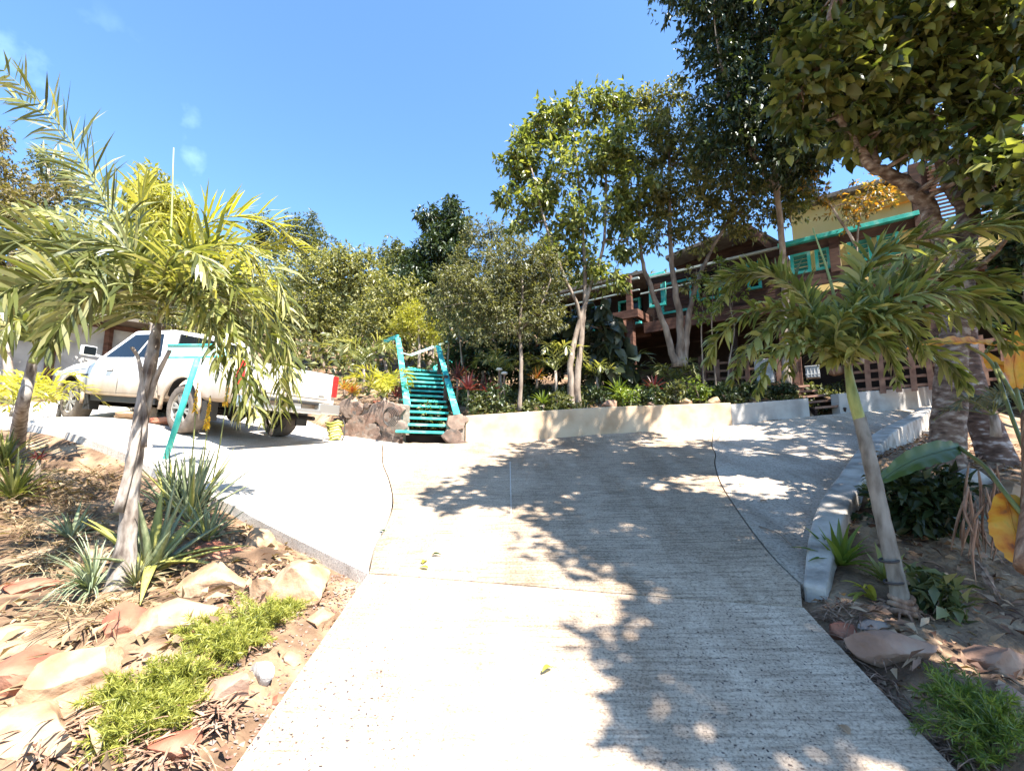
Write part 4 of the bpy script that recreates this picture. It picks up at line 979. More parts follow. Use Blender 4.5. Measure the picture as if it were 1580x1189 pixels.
def wheel(x, y):
    sx = 1 if x > 0 else -1; R = .365; wd = .24; prof = [(.235, wd/2 - .0), (.25, wd/2 + .005), (.32, wd/2 + .012), (.352, wd/2 - .01), (R, wd/2 - .04), (R, -wd/2 + .04), (.352, -wd/2 + .01), (.25, -wd/2), (.235, -wd/2)]
    mb = MB(); n = 48; vs = []
    for j in range(n):
        a = 2 * math.pi * j / n
        for (r, w_) in prof:
            rr = r + (.006 if (j % 2 and r > .35) else 0); vs.append((sx * w_, math.cos(a) * rr, math.sin(a) * rr))
    k = len(prof); mb.add(vs, [(j * k + i, j * k + i + 1, ((j + 1) % n) * k + i + 1, ((j + 1) % n) * k + i) for j in range(n) for i in range(k - 1)])
    w_ = empty("wheel", (x, y, .365)); w_.parent = tr
    t = mb.build("tyre", M['tyre'], w_, True); t.modifiers.new("es", 'EDGE_SPLIT').split_angle = .7
    mb = MB(); vs = []
    pr = [(.235, .11), (.225, .12), (.205, .075), (.2, -.09)]
    for j in range(n):
        a = 2 * math.pi * j / n
        for r, q in pr: vs.append((sx * q, math.cos(a) * r, math.sin(a) * r))
    mb.add(vs, [(j * 4 + i, j * 4 + i + 1, ((j + 1) % n) * 4 + i + 1, ((j + 1) % n) * 4 + i) for j in range(n) for i in range(3)])
    for j in range(6):
        a = 2 * math.pi * j / 6 + .2
        for da in (-.17, .17):
            mb.bar((sx * .10, math.cos(a) * .05, math.sin(a) * .05), (sx * .095, math.cos(a + da) * .222, math.sin(a + da) * .222), .034, .03, (sx, 0, 0))
    mb.tube([(sx * .06, 0, 0), (sx * .118, 0, 0)], [.07, .055], 16)
    mb.build("rim", M['rim'], w_, False)
    mb = MB(); mb.tube([(sx * .0, 0, 0), (sx * .05, 0, 0)], .2, 24); mb.build("brake_disc", M['well'], w_)
for x in (-.79, .79):
    for y in (0, 3.5): wheel(x, y)

# ------------------------------------------------------------------ small things by the truck
k = 0
for (px, d, dz, nm) in ((205, 7.6, 0, "left"), (232, 7.45, 0, "mid"), (268, 7.3, 0, "right")):
    pass
def conc_at(px, py): p = march(px, py, ZC); return p
blk = [((208, 646), .35, 'rock_tan', "broken pale slab of rubble lying under the pickup between its wheels"), ((250, 652), .3, 'rock_red', "reddish lump of rubble under the pickup nearer the rear wheel")]
for k, (q, s, mt, lb) in enumerate(blk):
    rock("rubble", lb, P(q[0], q[1] - 2, 7.75 - .25 * k) , (s, s * .6, s * .28), .3, M[mt], 70 + k, "rubble under the pickup", sink=.3)
mb = MB(); R = Matrix.Rotation(-.45, 3, 'Z')
for (ox, oz, sx, sz) in ((0, .09, .4, .03), (0, -.08, .4, .03), (-.185, .0, .03, .19), (.185, .0, .03, .19), (0, 0, .03, .19), (-.09, 0, .01, .19)):
    mb.box(R @ Vector((ox, 0, oz)), (sx, .19, sz), R)
o = mb.build("cinder_block", M['block'], None, False, .006); o.location = P(222, 638, 7.75); tag(o, "hollow concrete block with open cells lying under the pickup", "concrete block")
cpos = P(517, 664, 8.5); cb = empty("hose_bundle", cpos); tag(cb, "yellow-green banded hose bundle hanging against the rubble wall by the bumper", "hose")
mb = MB()
for k in range(7):
    mb.tube([( -.17 + .015 * k, -.02 * (k % 2), .14 - .045 * k), (-.05, -.08, .12 - .05 * k), (.08, -.08, .165 - .05 * k), (.12 + .03 * math.sin(k * 2), 0, .14 - .05 * k)], .022 + .006 * math.sin(k * 3), 8)
mb.build("coils", M['hose'], cb, True); mb = MB(); mb.tube([(.15, -.05, .2), (.19, -.06, .1), (.19, -.06, -.1), (.14, -.05, -.2)], .012, 6); mb.build("strap", M['cable'], cb, True)
mb = MB(); c = P(598, 643, 8.35)
for k in range(5):
    r_ = .10 + .018 * k; mb.tube([c + Vector((math.cos(a) * r_ * .8 + .02 * k, -.02 * k, math.sin(a) * r_)) for a in [2 * math.pi * j / 20 for j in range(21)]], .008, 5)
tag(mb.build("cable_coil", M['cable'], None, True), "coil of dark cable hung on the rubble wall left of the stairs", "cable")
# turquoise pole with pale board
pb = G(250, 716, 4.4); pt = P(303, 560, pb.y - .35); po = empty("leaning_sign", pb); tag(po, "leaning turquoise pole carrying a pale aqua board, in front of the pickup", "sign")
mb = MB(); mb.tube([pb - Vector((0, 0, .1)), pt + Vector((.01, 0, .06))], .034, 12); rel(mb.build("pole", M['teal'], None, True), po)
a = P(254, 541, pt.y); b2 = P(345, 540, pt.y + .25); mb = MB(); mb.bar(a + Vector((0, .05, 0)), b2 + Vector((0, .05, 0)), .025, .155); rel(mb.build("board", M['teal_pale'], None, False, .004), po)
mb = MB(); mb.bar(a + Vector((0, .035, -.08)), b2 + Vector((0, .035, -.08)), .05, .02); mb.bar(a + Vector((0, .035, .083)), b2 + Vector((0, .035, .083)), .04, .014); rel(mb.build("board_edge", M['teal'], None), po)

# ------------------------------------------------------------------ trees behind the cream wall
tree("slender_tree", "slender tree with twisted pale stems and airy light crown against the sky", "tree",
     [([P(889,634,9.75), P(893,560,9.8), P(899,500,9.9), P(903,440,9.9), P(897,330,9.9), P(885,200,9.9)], .085, .02),
      ([P(882,632,9.7), P(881,560,9.7), P(892,505,9.85), P(912,440,9.9), P(932,370,9.9), P(935,230,9.9)], .075, .02),
      ([P(898,520,9.9), P(890,470,9.8), P(868,420,9.7), P(840,340,9.7), P(820,260,9.7)], .05, .015)],
     bl([(850,185,40),(900,165,40),(943,160,34),(812,235,36),(792,260,28),(858,265,52),(925,240,50),(960,215,36),(822,320,30),(880,335,42),(938,320,45),(788,305,22),(848,385,26),(900,400,32),(935,430,28),(975,285,34),(968,370,28),(800,345,20),(835,200,25)], 9.9),
     14500, .15, .06, M['lf_t1'], M['bark_pale'], sub=13, sig=.24, twigs=7, droop=.8, hi=True)
tree("multi_stem_tree", "olive-crowned tree with three pale slanting stems in front of the brown room", "tree",
     [([P(1043,566,10.3), P(1026,505,10.3), P(1003,440,10.3), P(988,385,10.3), P(985,280,10.3)], .085, .025),
      ([P(1049,566,10.3), P(1049,490,10.3), P(1038,420,10.3), P(1033,330,10.3), P(1032,180,10.4)], .10, .025),
      ([P(1054,566,10.3), P(1060,510,10.3), P(1072,450,10.3), P(1100,380,10.4), P(1150,300,10.4)], .09, .025)],
     bl([(1008,165,36),(1035,150,30),(1010,225,45),(1050,215,45),(1005,300,40),(1060,300,50),(1118,290,50),(1165,262,50),(1215,275,42),(1150,330,38),(1228,308,30),(1080,360,30),(1018,360,30),(1190,330,26),(985,245,30),(1090,240,45)], 10.4),
     22000, .125, .052, M['lf_t2'], M['bark_pale'], sub=14, sig=.27, droop=.6)
tree("small_tree", "small olive tree with one thin straight pale trunk near the middle of the cream wall", "tree",
     [([P(802,634,9.35), P(804,560,9.4), P(802,500,9.4), P(806,440,9.4), P(790,400,9.4)], .045, .02), ([P(803,520,9.4), P(770,470,9.5), P(735,440,9.6)], .025, .012), ([P(803,510,9.4), P(835,470,9.4), P(850,430,9.4)], .025, .012)],
     bl([(800,450,42),(762,440,42),(722,460,40),(838,445,40),(698,440,32),(790,400,36),(742,498,34),(848,490,30),(815,500,30),(770,490,35),(680,475,26),(835,400,30)], 9.5),
     19000, .09, .034, M['lf_t3'], M['bark_pale'], sub=13, sig=.3, droop=.5)
# two big trees on the right
tree("dark_tree", "tall dark green dense-leaved tree towering over the house at upper right", "tree",
     [([P(1214,600,10.2), P(1212,480,10.2), P(1207,380,10.0), P(1195,250,9.6), P(1190,100,9.2), P(1190,-50,8.9)], .085, .04), ([P(1200,300,9.8), P(1140,200,9.0), P(1110,90,8.6)], .07, .03), ([P(1195,220,9.4), P(1270,120,8.6), P(1320,0,8.2)], .08, .03)],
     bl([(1105,30,52),(1100,105,50),(1115,180,55),(1150,-40,70),(1165,50,75),(1175,140,75),(1165,225,60),(1230,200,65),(1240,20,80),(1250,110,80),(1290,190,60),(1310,40,80),(1330,120,70),(1290,-60,80),(1380,20,70),(1230,250,45),(1400,-60,80),(1095,235,35)], 8.8) + [(5.6,8.4,11.5,1.3),(4.0,8.0,11.3,1.0),(7.2,7.4,11.3,1.3)],
     62000, .14, .056, M['lf_dark'], M['bark'], sub=30, sig=.27, droop=1.0, twigs=3)
tree("broadleaf_tree", "huge broad-leaved tree at right, thick flaking trunk, boughs spreading over the drive", "tree",
     [([P(1458,728,5.25), P(1464,650,5.25), P(1468,560,5.2), P(1482,450,5.2), P(1493,340,5.2), P(1505,230,5.1), P(1520,110,5.0)], .175, .08),
      ([P(1484,430,5.2), P(1455,370,5.15), P(1425,310,5.1), P(1385,275,5.0), P(1340,250,4.9), P(1300,190,4.8), P(1255,120,4.5)], .115, .025),
      ([P(1350,255,4.9), P(1330,180,5.0), P(1330,90,5.2)], .06, .02), ([P(1493,330,5.2), P(1455,255,5.1), P(1430,160,4.8), P(1420,40,4.6)], .09, .03),
      ([P(1500,300,5.2), P(1475,200,5.4), P(1450,60,5.6)], .07, .03), ([P(1510,210,5.1), P(1570,120,4.8), P(1620,0,4.4)], .10, .04),
      ([P(1420,40,4.6), Vector((4.0,2.6,7.2)), Vector((4.1,1.2,7.8)), Vector((4.3,-.3,7.9))], .05, .03), ([P(1255,120,4.5), Vector((3.3,3.9,6.6)), Vector((3.5,3.6,7.6))], .035, .02)],
     bl([(1235,140,48,4.5),(1270,90,50,4.4),(1310,150,50,4.6),(1340,80,52,4.4),(1360,200,40,4.7),(1400,130,50,4.6),(1400,40,55,4.4),(1440,200,36,4.5),(1470,100,50,4.4),(1470,20,55,4.2),(1540,60,60,4.2),(1560,150,55,4.2),(1540,230,40,4.3),(1590,250,50,4.0),(1230,200,26,4.7),(1300,20,45,4.3),(1580,20,60,4.1),(1575,330,36,4.0),(1350,130,45,4.9),(1450,150,45,4.9),(1400,200,34,5.2),(1500,160,50,4.8),(1540,280,34,4.6),(1480,240,30,4.4),(1300,200,36,5.0),(1420,60,50,5.2),(1240,60,40,4.8),(1580,200,40,4.6),(1340,20,50,5.0)], 4.5)
     + [(a - .6, b - 1.5, c, r) for a, b, c, r in [(3.9,4.6,7.6,.75),(4.3,5.9,8.3,.8),(5.0,6.9,8.8,.9),(5.0,5.0,8.2,.8),(5.8,5.6,8.6,.6),(4.5,3.6,8.0,.75),(5.4,3.2,8.2,.8),(4.7,2.4,8.1,.8),(5.6,1.6,7.9,.9),(5.0,1.0,8.1,.75),(4.6,.5,7.9,.4),(6.7,3.1,8.2,.35),(7.3,4.5,8.3,.45),(3.2,3.7,8.0,.6),(3.3,4.5,7.9,.7),(3.9,5.6,8.0,.6),(5.4,-.1,7.8,.9),(6.5,1.7,8.0,.6),(7.4,2.6,8.2,.9),(8.4,3.4,8.4,.9),(7.2,1.2,7.8,.9),(8.2,2.0,8.0,.9),(8.4,4.8,8.6,.8),(9.4,5.6,8.8,.9),(9.6,7.2,8.8,1.0),(8.6,7.8,9.0,.8),(10.6,8.2,9.0,1.0),(7.6,5.8,8.7,.7)]],
     66000, .15, .085, M['lf_big'], M['bark_big'], sub=20, sig=.27, droop=.5, twigs=5, seg=14, tw=.016, hi=True)
rot = empty("second_trunk", G(1545, 735, 4.6)); tag(rot, "second leaning flaky trunk right of the thick brown trunk, sunlit on its right side", "tree")
mb = MB(); p0 = P(1548, 742, 5.4); mb.tube(bez([p0, P(1532,690,5.5), P(1510,630,5.6), P(1492,560,5.7), P(1488,480,5.75)], 6), [.2, .19, .19, .18, .18, .17, .17, .16, .16, .16, .15, .15, .15, .15, .14, .14, .14, .13, .13, .12, .12, .12, .12, .11, .1], 14)
rel(mb.build("trunk", M['bark_brown'], None, True), rot)
# autumn-coloured tree over the yellow wall
tree("rusty_leaved_tree", "small tree with rusty orange and green leaves in front of the yellow upper wall", "tree",
     [([P(1330,560,9.2), P(1325,450,9.2), P(1322,380,9.1), P(1330,310,9.0)], .03, .015), ([P(1322,380,9.1), P(1290,330,9.0), P(1270,300,8.9)], .03, .015)],
     bl([(1290,318,26),(1325,305,28),(1355,315,26),(1375,300,22),(1262,305,22),(1340,285,24),(1310,335,20),(1250,285,20)], 9.0),
     1000, .11, .05, M['lf_orange'], M['bark'], sub=10, sig=.32, droop=.5)

# hillside trees
HG = "trees on the hillside"
def ht(name, label, trunk_px, d, blobs, n, ll, lw, lm, sub=12, sig=.28, droop=.4, bm='bark'):
    px, py = trunk_px; top = blobs[0]; x = P(px, py, d).x; b = Vector((x, d, GZ(x, d) - .05)); c = P(top[0], top[1], d)
    mid = b.lerp(c, .5) + Vector((rng.uniform(-.3, .3), 0, 0)); h = c.z - b.z
    return tree(name, label, "tree", [([b, mid, c], max(.06, h * .022), .03)], bl(blobs, d), n, ll, lw, lm, M[bm], HG, twigs=3, droop=droop, sub=sub, sig=sig)
ht("hillside_tree", "brownish olive tree at the far left edge, behind the tall palm frond", (30, 520), 11.5, [(25,330,52),(0,280,40),(60,350,45),(10,400,50),(70,420,42),(30,450,45),(0,225,26),(85,300,30),(110,380,34),(60,470,36),(-10,320,40)], 20000, .11, .05, M['lf_brown'])
ht("hillside_tree", "small-leaved grey-green tree top poking up at the left beside the palm frond", (80, 500), 15, [(75,260,24),(60,240,14),(90,275,20),(110,300,24)], 2600, .12, .05, M['lf_hill2'])
ht("hillside_tree", "pointed bright yellow-green tree rising behind the tall palm's spear", (245, 480), 10.5, [(243,320,34),(232,280,24),(220,300,24),(262,315,26),(240,355,42),(275,345,28),(215,345,30),(250,390,40)], 9000, .17, .045, M['lf_yellow'], droop=.9)
ht("hillside_tree", "dense mid green tree behind the pickup's cab, left part of the hillside", (170, 520), 14.5, [(150,430,48),(120,400,36),(190,410,40),(160,470,45),(210,460,45),(110,450,40),(230,430,38)], 9000, .13, .055, M['lf_hill2'])
ht("hillside_tree", "pale green bushy tree behind the pickup's cargo bed", (320, 520), 14, [(320,440,50),(290,400,40),(350,420,45),(330,490,48),(380,470,42),(280,470,46),(390,430,36),(300,520,35)], 11000, .13, .055, M['lf_hill'])
ht("hillside_tree", "rounded dark crown on the skyline just right of the yellow palm fronds", (470, 480), 22, [(470,365,30),(440,355,26),(400,352,24),(495,380,26),(450,385,32),(415,375,26),(485,350,18)], 8000, .16, .07, M['lf_hill2'])
ht("hillside_tree", "broad sunlit light green tree filling the hillside above the tailgate", (500, 560), 17, [(500,440,46),(460,420,40),(540,420,42),(520,400,32),(570,430,38),(480,480,46),(530,480,46),(440,460,40),(575,475,38),(430,500,38),(490,520,40),(555,400,26)], 20000, .15, .065, M['lf_hill'])
ht("hillside_tree", "sunlit light green tree with bare twigs above the bushy palm by the stairs", (600, 570), 15, [(600,470,38),(570,500,36),(630,480,32),(610,510,36),(550,520,34),(640,450,26)], 9000, .13, .055, M['lf_hill'])
ht("hillside_tree", "blue-green rounded tree on the skyline left of the tall dark mango-like tree", (605, 520), 19, [(605,415,34),(600,390,20),(622,440,32),(590,440,30),(640,430,28),(615,385,14)], 8000, .15, .07, M['lf_hill2'])
ht("hillside_tree", "tall dark glossy tree standing out on the skyline above the stairs", (665, 540), 16, [(682,345,34),(700,325,20),(660,330,18),(665,385,32),(690,395,34),(650,425,36),(680,440,38),(705,360,22),(640,460,34),(630,400,14),(705,420,30)], 16000, .2, .075, M['lf_dark'], droop=.8)
ht("hillside_tree", "grey-green feathery tree between the tall dark tree and the slender tree's crown", (755, 520), 13.5, [(755,385,34),(740,360,24),(775,360,22),(730,410,34),(785,400,32),(770,430,34),(715,435,28),(820,410,30)], 10000, .10, .04, M['lf_t3'])
ht("hillside_tree", "yellowish fine-leaved shrub-like tree just above the top of the turquoise stairs", (645, 560), 13.4, [(645,495,26),(625,505,24),(655,510,22),(635,480,18)], 4500, .11, .03, M['lf_yellow'])
ht("hillside_tree", "shady olive tree rising behind the slender tree, left of the house", (880, 540), 17, [(870,440,36),(850,420,30),(890,470,32),(840,470,32),(905,430,24)], 7000, .13, .055, M['lf_hill2'])
ht("hillside_tree", "dark undergrowth tree left of the deck corner post", (850, 560), 12.5, [(860,520,34),(830,530,30),(890,540,30),(845,560,28),(905,560,26)], 6500, .13, .06, M['lf_dark'])
ht("hillside_tree", "dark undergrowth tree behind the small olive tree's trunk", (740, 570), 12.2, [(740,540,34),(700,550,30),(780,545,32),(765,575,26),(810,560,28)], 6500, .13, .06, M['lf_dark'])
ht("hillside_tree", "leafy tree behind the grey outbuilding at far left", (40, 520), 15, [(40,460,44),(0,440,44),(90,450,40),(-30,480,50),(20,500,40)], 14000, .13, .06, M['lf_hill2'])
# hillside scrub nobody could count
cs = []
n = 60000; xs = NR.uniform(-60, 30, n); ys = 11.8 + 60 * NR.random(n) ** 1.6
ok = ~((xs > 0.5) & (ys < 21)) & ~((xs < -8) & (ys < 15)); xs = xs[ok]; ys = ys[ok]
hh = NR.random(len(xs)) ** 1.3 * (1.2 + .06 * (ys - 11)); zs = ZT(xs, ys) + hh * (1 + .5 * np.sin(xs * 1.7) * np.cos(ys * 1.3))
C = np.stack([xs, ys, zs], 1); D = NR.normal(size=C.shape) + np.array([0, 0, .2]); s_ = .22 + .018 * (ys - 11)
V, Fq = leaves(C, D, NR.normal(size=C.shape) + np.array([0, 0, 1.]), s_, s_ * .45)
o = link(np_mesh("hillside_scrub", V, Fq), "hillside_scrub", M['lf_hill2']); tag(o, "low mixed scrub covering the hillside between the trees", kind="stuff")

# ------------------------------------------------------------------ palms
def palm(name, label, basept, trunkpts, radii, fronds, trunk_mat, spear=None, group=None, boots=None, shaft=None):
    b = Vector(basept); root = empty(name, b); tag(root, label, "palm", group)
    q = bez(trunkpts, 8); m = len(q)
    rad = np.interp(np.linspace(0, 1, m), np.linspace(0, 1, len(radii)), radii).tolist()
    rad = [r * (1 + .035 * math.sin(i * 2.3)) for i, r in enumerate(rad)]
    mb = MB(); mb.tube(q, rad, 14); rel(mb.build("trunk", trunk_mat, None, True), root)
    if shaft:
        mb = MB(); mb.tube(bez(shaft[0], 6), np.interp(np.linspace(0, 1, 6 * (len(shaft[0]) - 1) + 1), np.linspace(0, 1, len(shaft[1])), shaft[1]).tolist(), 10); rel(mb.build("crownshaft", M['crownshaft'], None, True), root)
    for f in fronds:
        path, n, ll, lw, sv, lift, droop, mt = f[:8]; kw = f[8] if len(f) > 8 else {}
        mb = frond_mesh(path, n, ll, lw, sv, lift, droop, **kw)
        rel(mb.build("frond", [M['rachis'], M[mt]], None), root)
    if spear:
        mb = MB(); mb.tube(bez(spear[0], 5), np.linspace(spear[1], .004, 5 * (len(spear[0]) - 1) + 1).tolist(), 7); rel(mb.build("spear_leaf", M['crownshaft'] if len(spear) < 3 else spear[2], None, True), root)
    return root
K = P(243, 500, 3.6); b1 = G(186, 900, 2.5)
fr1 = [
 ([K, P(205,400,3.5), P(155,300,3.4), P(90,190,3.3), P(5,108,3.15)], 40, 0.40, 0.020, (.75,-.2,.65), .0, .7, 'fr_dark', dict(ang=1.2, jitter=.35, plume=.35)),
 ([K, P(215,420,3.8), P(180,330,4.0), P(130,270,4.1), P(60,235,4.2)], 50, 0.36, 0.023, (.6,.6,.2), .2, .6, 'fr_olive', dict(plume=.55)),
 ([K, P(190,440,3.4), P(120,390,3.2), P(50,370,3.0), P(-30,385,2.8)], 56, 0.36, 0.027, (.3,.9,.0), .2, .8, 'fr_dark', dict(plume=.55)),
 ([K, P(180,470,3.3), P(110,440,3.0), P(30,440,2.8), P(-30,480,2.6)], 50, 0.36, 0.027, (.3,.9,.0), .1, .9, 'fr_dark', dict(plume=.55)),
 ([K, P(225,400,3.8), P(215,320,4.0), P(230,270,4.2)], 46, 0.38, 0.025, (1,.0,.0), .2, .5, 'fr_yellow', dict(plume=.55)),
 ([K, P(265,420,3.8), P(300,360,4.0), P(350,335,4.1), P(420,345,4.2), P(470,390,4.25)], 63, 0.40, 0.025, (.3,.9,.1), .3, .6, 'fr_yellow', dict(plume=.55)),
 ([K, P(270,440,3.5), P(310,390,3.5), P(370,380,3.5), P(425,425,3.5), P(450,490,3.5)], 60, 0.38, 0.027, (.2,.9,.1), .1, 1.2, 'fr_olive', dict(plume=.55)),
 ([K, P(275,450,3.4), P(325,430,3.3), P(385,460,3.2), P(425,550,3.15), P(432,640,3.1)], 67, 0.40, 0.028, (.5,-.8,.1), .0, 1.6, 'fr_olive', dict(plume=.55)),
 ([K, P(270,460,3.4), P(310,450,3.3), P(350,480,3.2), P(380,560,3.15), P(392,640,3.1)], 53, 0.36, 0.028, (.4,.8,.1), .0, 1.5, 'fr_olive', dict(plume=.55)),
 ([K, P(250,430,4.0), P(280,380,4.4), P(330,370,4.8), P(380,400,5.0)], 50, 0.36, 0.023, (.2,.9,.0), .1, 1.0, 'fr_yellow', dict(plume=.55)),
 ([K, P(215,450,3.3), P(170,440,3.1), P(110,480,2.95), P(70,540,2.9)], 50, 0.32, 0.027, (.3,.9,.0), .1, 1.3, 'fr_dark', dict(plume=.55)),
 ([K, P(220,460,3.9), P(180,440,4.2), P(130,450,4.4), P(90,490,4.6)], 43, 0.34, 0.023, (.3,.9,.0), .1, 1.1, 'fr_olive', dict(plume=.55)),
 ([K, P(250,440,3.3), P(262,400,3.1), P(300,390,2.95), P(330,430,2.9)], 40, 0.30, 0.025, (.4,.8,.0), .2, 1.3, 'fr_olive', dict(plume=.55)),
 ([K, P(280,450,3.5), P(340,430,3.5), P(400,450,3.5), P(440,520,3.5), P(452,590,3.5)], 62, 0.34, 0.023, (.3,.9,.1), .0, 1.7, 'fr_olive', dict(plume=.55)),
 ([K, P(270,450,3.3), P(300,460,3.2), P(340,520,3.1), P(365,590,3.1), P(372,640,3.1)], 57, 0.32, 0.023, (.5,-.8,.1), .0, 1.7, 'fr_olive', dict(plume=.55)),
 ([K, P(265,440,3.7), P(310,400,3.8), P(370,400,3.9), P(430,450,3.9)], 55, 0.34, 0.023, (.2,.9,.1), .1, 1.3, 'fr_yellow', dict(plume=.55)),
 ([K, P(210,420,3.5), P(165,370,3.5), P(110,350,3.5), P(50,370,3.5)], 50, 0.34, 0.023, (.3,.9,.1), .2, .8, 'fr_olive', dict(plume=.55)),
 ([K, P(225,430,3.4), P(205,390,3.2), P(160,380,3.1), P(130,420,3.0), P(120,470,3.0)], 50, 0.32, 0.023, (.3,.9,.1), .1, 1.3, 'fr_dark', dict(plume=.55)),
 ([K, P(280,410,4.0), P(330,380,4.1), P(390,385,4.2), P(450,370,4.3)], 57, 0.34, 0.022, (.2,.6,.7), .1, .5, 'fr_yellow', dict(plume=.55)),
 ([K, P(210,400,3.6), P(170,310,3.7), P(120,240,3.7), P(60,170,3.7), P(20,150,3.7)], 34, .36, .020, (.7,.1,.7), .0, .7, 'fr_olive', dict(ang=1.1, jitter=.3, plume=.5)),
 ([K, P(200,440,3.6), P(150,380,3.7), P(90,330,3.8), P(20,320,3.8)], 56, .36, .024, (.3,.6,.7), .0, .9, 'fr_olive', dict(jitter=.3)),
 ([K, P(258,470,3.4), P(290,450,3.3), P(325,490,3.2), P(338,570,3.1)], 46, .32, .024, (.4,.8,.1), .0, 1.7, 'fr_dark', dict(plume=.5)),
 ([K, P(290,430,3.6), P(350,420,3.7), P(410,470,3.7), P(440,560,3.7), P(445,620,3.7)], 62, .34, .026, (.3,.9,.1), .0, 1.8, 'fr_olive', dict(plume=.5)),
 ([K, P(280,440,3.5), P(330,440,3.5), P(375,500,3.5), P(400,590,3.5), P(405,650,3.5)], 60, .32, .026, (.5,-.8,.1), .0, 1.8, 'fr_dark', dict(plume=.5))]
palm("tall_palm", "grey ringed palm leaning right in the left bed with yellow-green fronds over the pickup", b1,
     [b1 - Vector((0,0,.1)), P(196,830,b1.y), P(206,720,b1.y), P(222,620,b1.y + .02), P(236,540,3.55), K], [.11, .058, .054, .05, .042, .03], fr1, M['palm_trunk'],
     spear=([K, P(262,380,3.65), P(268,228,3.7)], .016))
mbh = MB()
for (q, w_) in (([P(182,790,b1.y-.1), P(205,700,b1.y-.08), P(225,600,b1.y-.05), P(240,540,3.45)], .035), ([P(222,690,b1.y-.05), P(224,640,b1.y-.05), P(215,560,3.45), P(203,535,3.4)], .02), ([P(226,640,b1.y), P(238,590,b1.y), P(262,540,3.5)], .022)):
    mbh.tube(bez(q, 5), np.linspace(w_, .012, 16).tolist(), 7, flat=.25)
o = mbh.build("dead_frond_sheath", M['palm_trunk'], None, True); rel(o, bpy.data.objects["tall_palm"])
K3 = P(1308, 565, 3.35); b3 = G(1392, 945, 2.2)
fr3 = [
 ([K3, P(1270,500,3.5), P(1220,440,3.6), P(1150,420,3.7), P(1092,445,3.75)], 78, 0.22, 0.040, (.1,.9,.2), .3, .6, 'fr_right', dict(plume=.75, rr=.011)),
 ([K3, P(1270,520,3.3), P(1220,480,3.3), P(1160,480,3.3), P(1110,520,3.3), P(1092,560,3.3)], 78, 0.20, 0.040, (.2,.9,.1), .1, 1.3, 'fr_right', dict(plume=.75, rr=.011)),
 ([K3, P(1275,540,3.5), P(1240,510,3.7), P(1190,510,3.8), P(1150,560,3.9)], 58, 0.22, 0.040, (.2,.9,.1), .1, 1.3, 'fr_right', dict(plume=.75, rr=.011)),
 ([K3, P(1290,520,3.6), P(1262,480,3.9), P(1240,450,4.1)], 49, 0.23, 0.037, (1,.0,.1), .3, .7, 'fr_yellow'),
 ([K3, P(1340,490,3.2), P(1400,440,3.1), P(1480,420,3.0), P(1570,440,2.9)], 78, 0.24, 0.047, (.2,.9,.2), .3, .9, 'fr_right', dict(plume=.75, rr=.011)),
 ([K3, P(1350,510,3.3), P(1420,480,3.3), P(1500,490,3.3), P(1570,540,3.3)], 74, 0.23, 0.047, (.2,.9,.2), .1, 1.2, 'fr_right', dict(plume=.75, rr=.011)),
 ([K3, P(1330,480,3.6), P(1380,420,3.8), P(1450,390,3.9), P(1530,380,4.0)], 70, 0.24, 0.044, (.2,.9,.2), .3, .7, 'fr_right', dict(plume=.75, rr=.011)),
 ([K3, P(1330,520,3.1), P(1355,490,2.95), P(1400,500,2.85), P(1430,550,2.8)], 54, 0.19, 0.042, (.4,.8,.1), .1, 1.4, 'fr_right', dict(plume=.75, rr=.011)),
 ([K3, P(1290,530,3.1), P(1300,490,3.0), P(1340,480,2.9), P(1370,520,2.85)], 49, 0.19, 0.042, (.4,.8,.1), .2, 1.5, 'fr_right', dict(plume=.75, rr=.011)),
 ([K3, P(1290,520,3.4), P(1260,490,3.4), P(1225,520,3.35), P(1215,580,3.3)], 49, 0.19, 0.040, (.4,.8,.1), .1, 1.5, 'fr_right', dict(plume=.75, rr=.011)),
 ([K3, P(1320,470,3.3), P(1345,400,3.2), P(1420,370,3.0), P(1540,350,2.8), P(1620,380,2.6)], 85, 0.26, 0.049, (.2,.9,.2), .2, .9, 'fr_right', dict(plume=.6, rr=.011)),
 ([K3, P(1280,545,3.25), P(1240,530,3.2), P(1190,550,3.15), P(1165,610,3.1)], 59, 0.19, 0.039, (.2,.9,.1), .0, 1.6, 'fr_right', dict(plume=.75, rr=.011)),
 ([K3, P(1260,480,3.6), P(1200,420,3.7), P(1140,430,3.8), P(1105,480,3.8)], 67, 0.20, 0.037, (.1,.9,.1), .1, 1.2, 'fr_right', dict(plume=.75, rr=.011)),
 ([K3, P(1300,500,3.6), P(1320,440,3.8), P(1360,420,4.0), P(1400,430,4.0)], 59, 0.22, 0.037, (.2,.9,.1), .1, 1.2, 'fr_right', dict(plume=.75, rr=.011)),
 ([K3, P(1350,520,3.1), P(1410,530,3.0), P(1460,560,2.95), P(1490,600,2.9)], 59, 0.19, 0.039, (.2,.9,.1), .0, 1.5, 'fr_right', dict(plume=.75, rr=.011)),
 ([K3, P(1320,540,3.0), P(1340,520,2.9), P(1370,540,2.85), P(1385,590,2.8)], 48, 0.16, 0.037, (.4,.8,.1), .1, 1.6, 'fr_right', dict(plume=.75, rr=.011)),
 ([K3, P(1360,480,3.0), P(1440,450,2.8), P(1530,470,2.7), P(1600,520,2.6)], 72, 0.23, 0.043, (.2,.9,.1), .1, 1.3, 'fr_right', dict(plume=.75, rr=.011)),
 ([K3, P(1250,500,3.3), P(1200,500,3.3), P(1150,540,3.3), P(1130,590,3.3)], 62, 0.19, 0.037, (.2,.9,.1), .0, 1.5, 'fr_right', dict(plume=.75, rr=.011))]
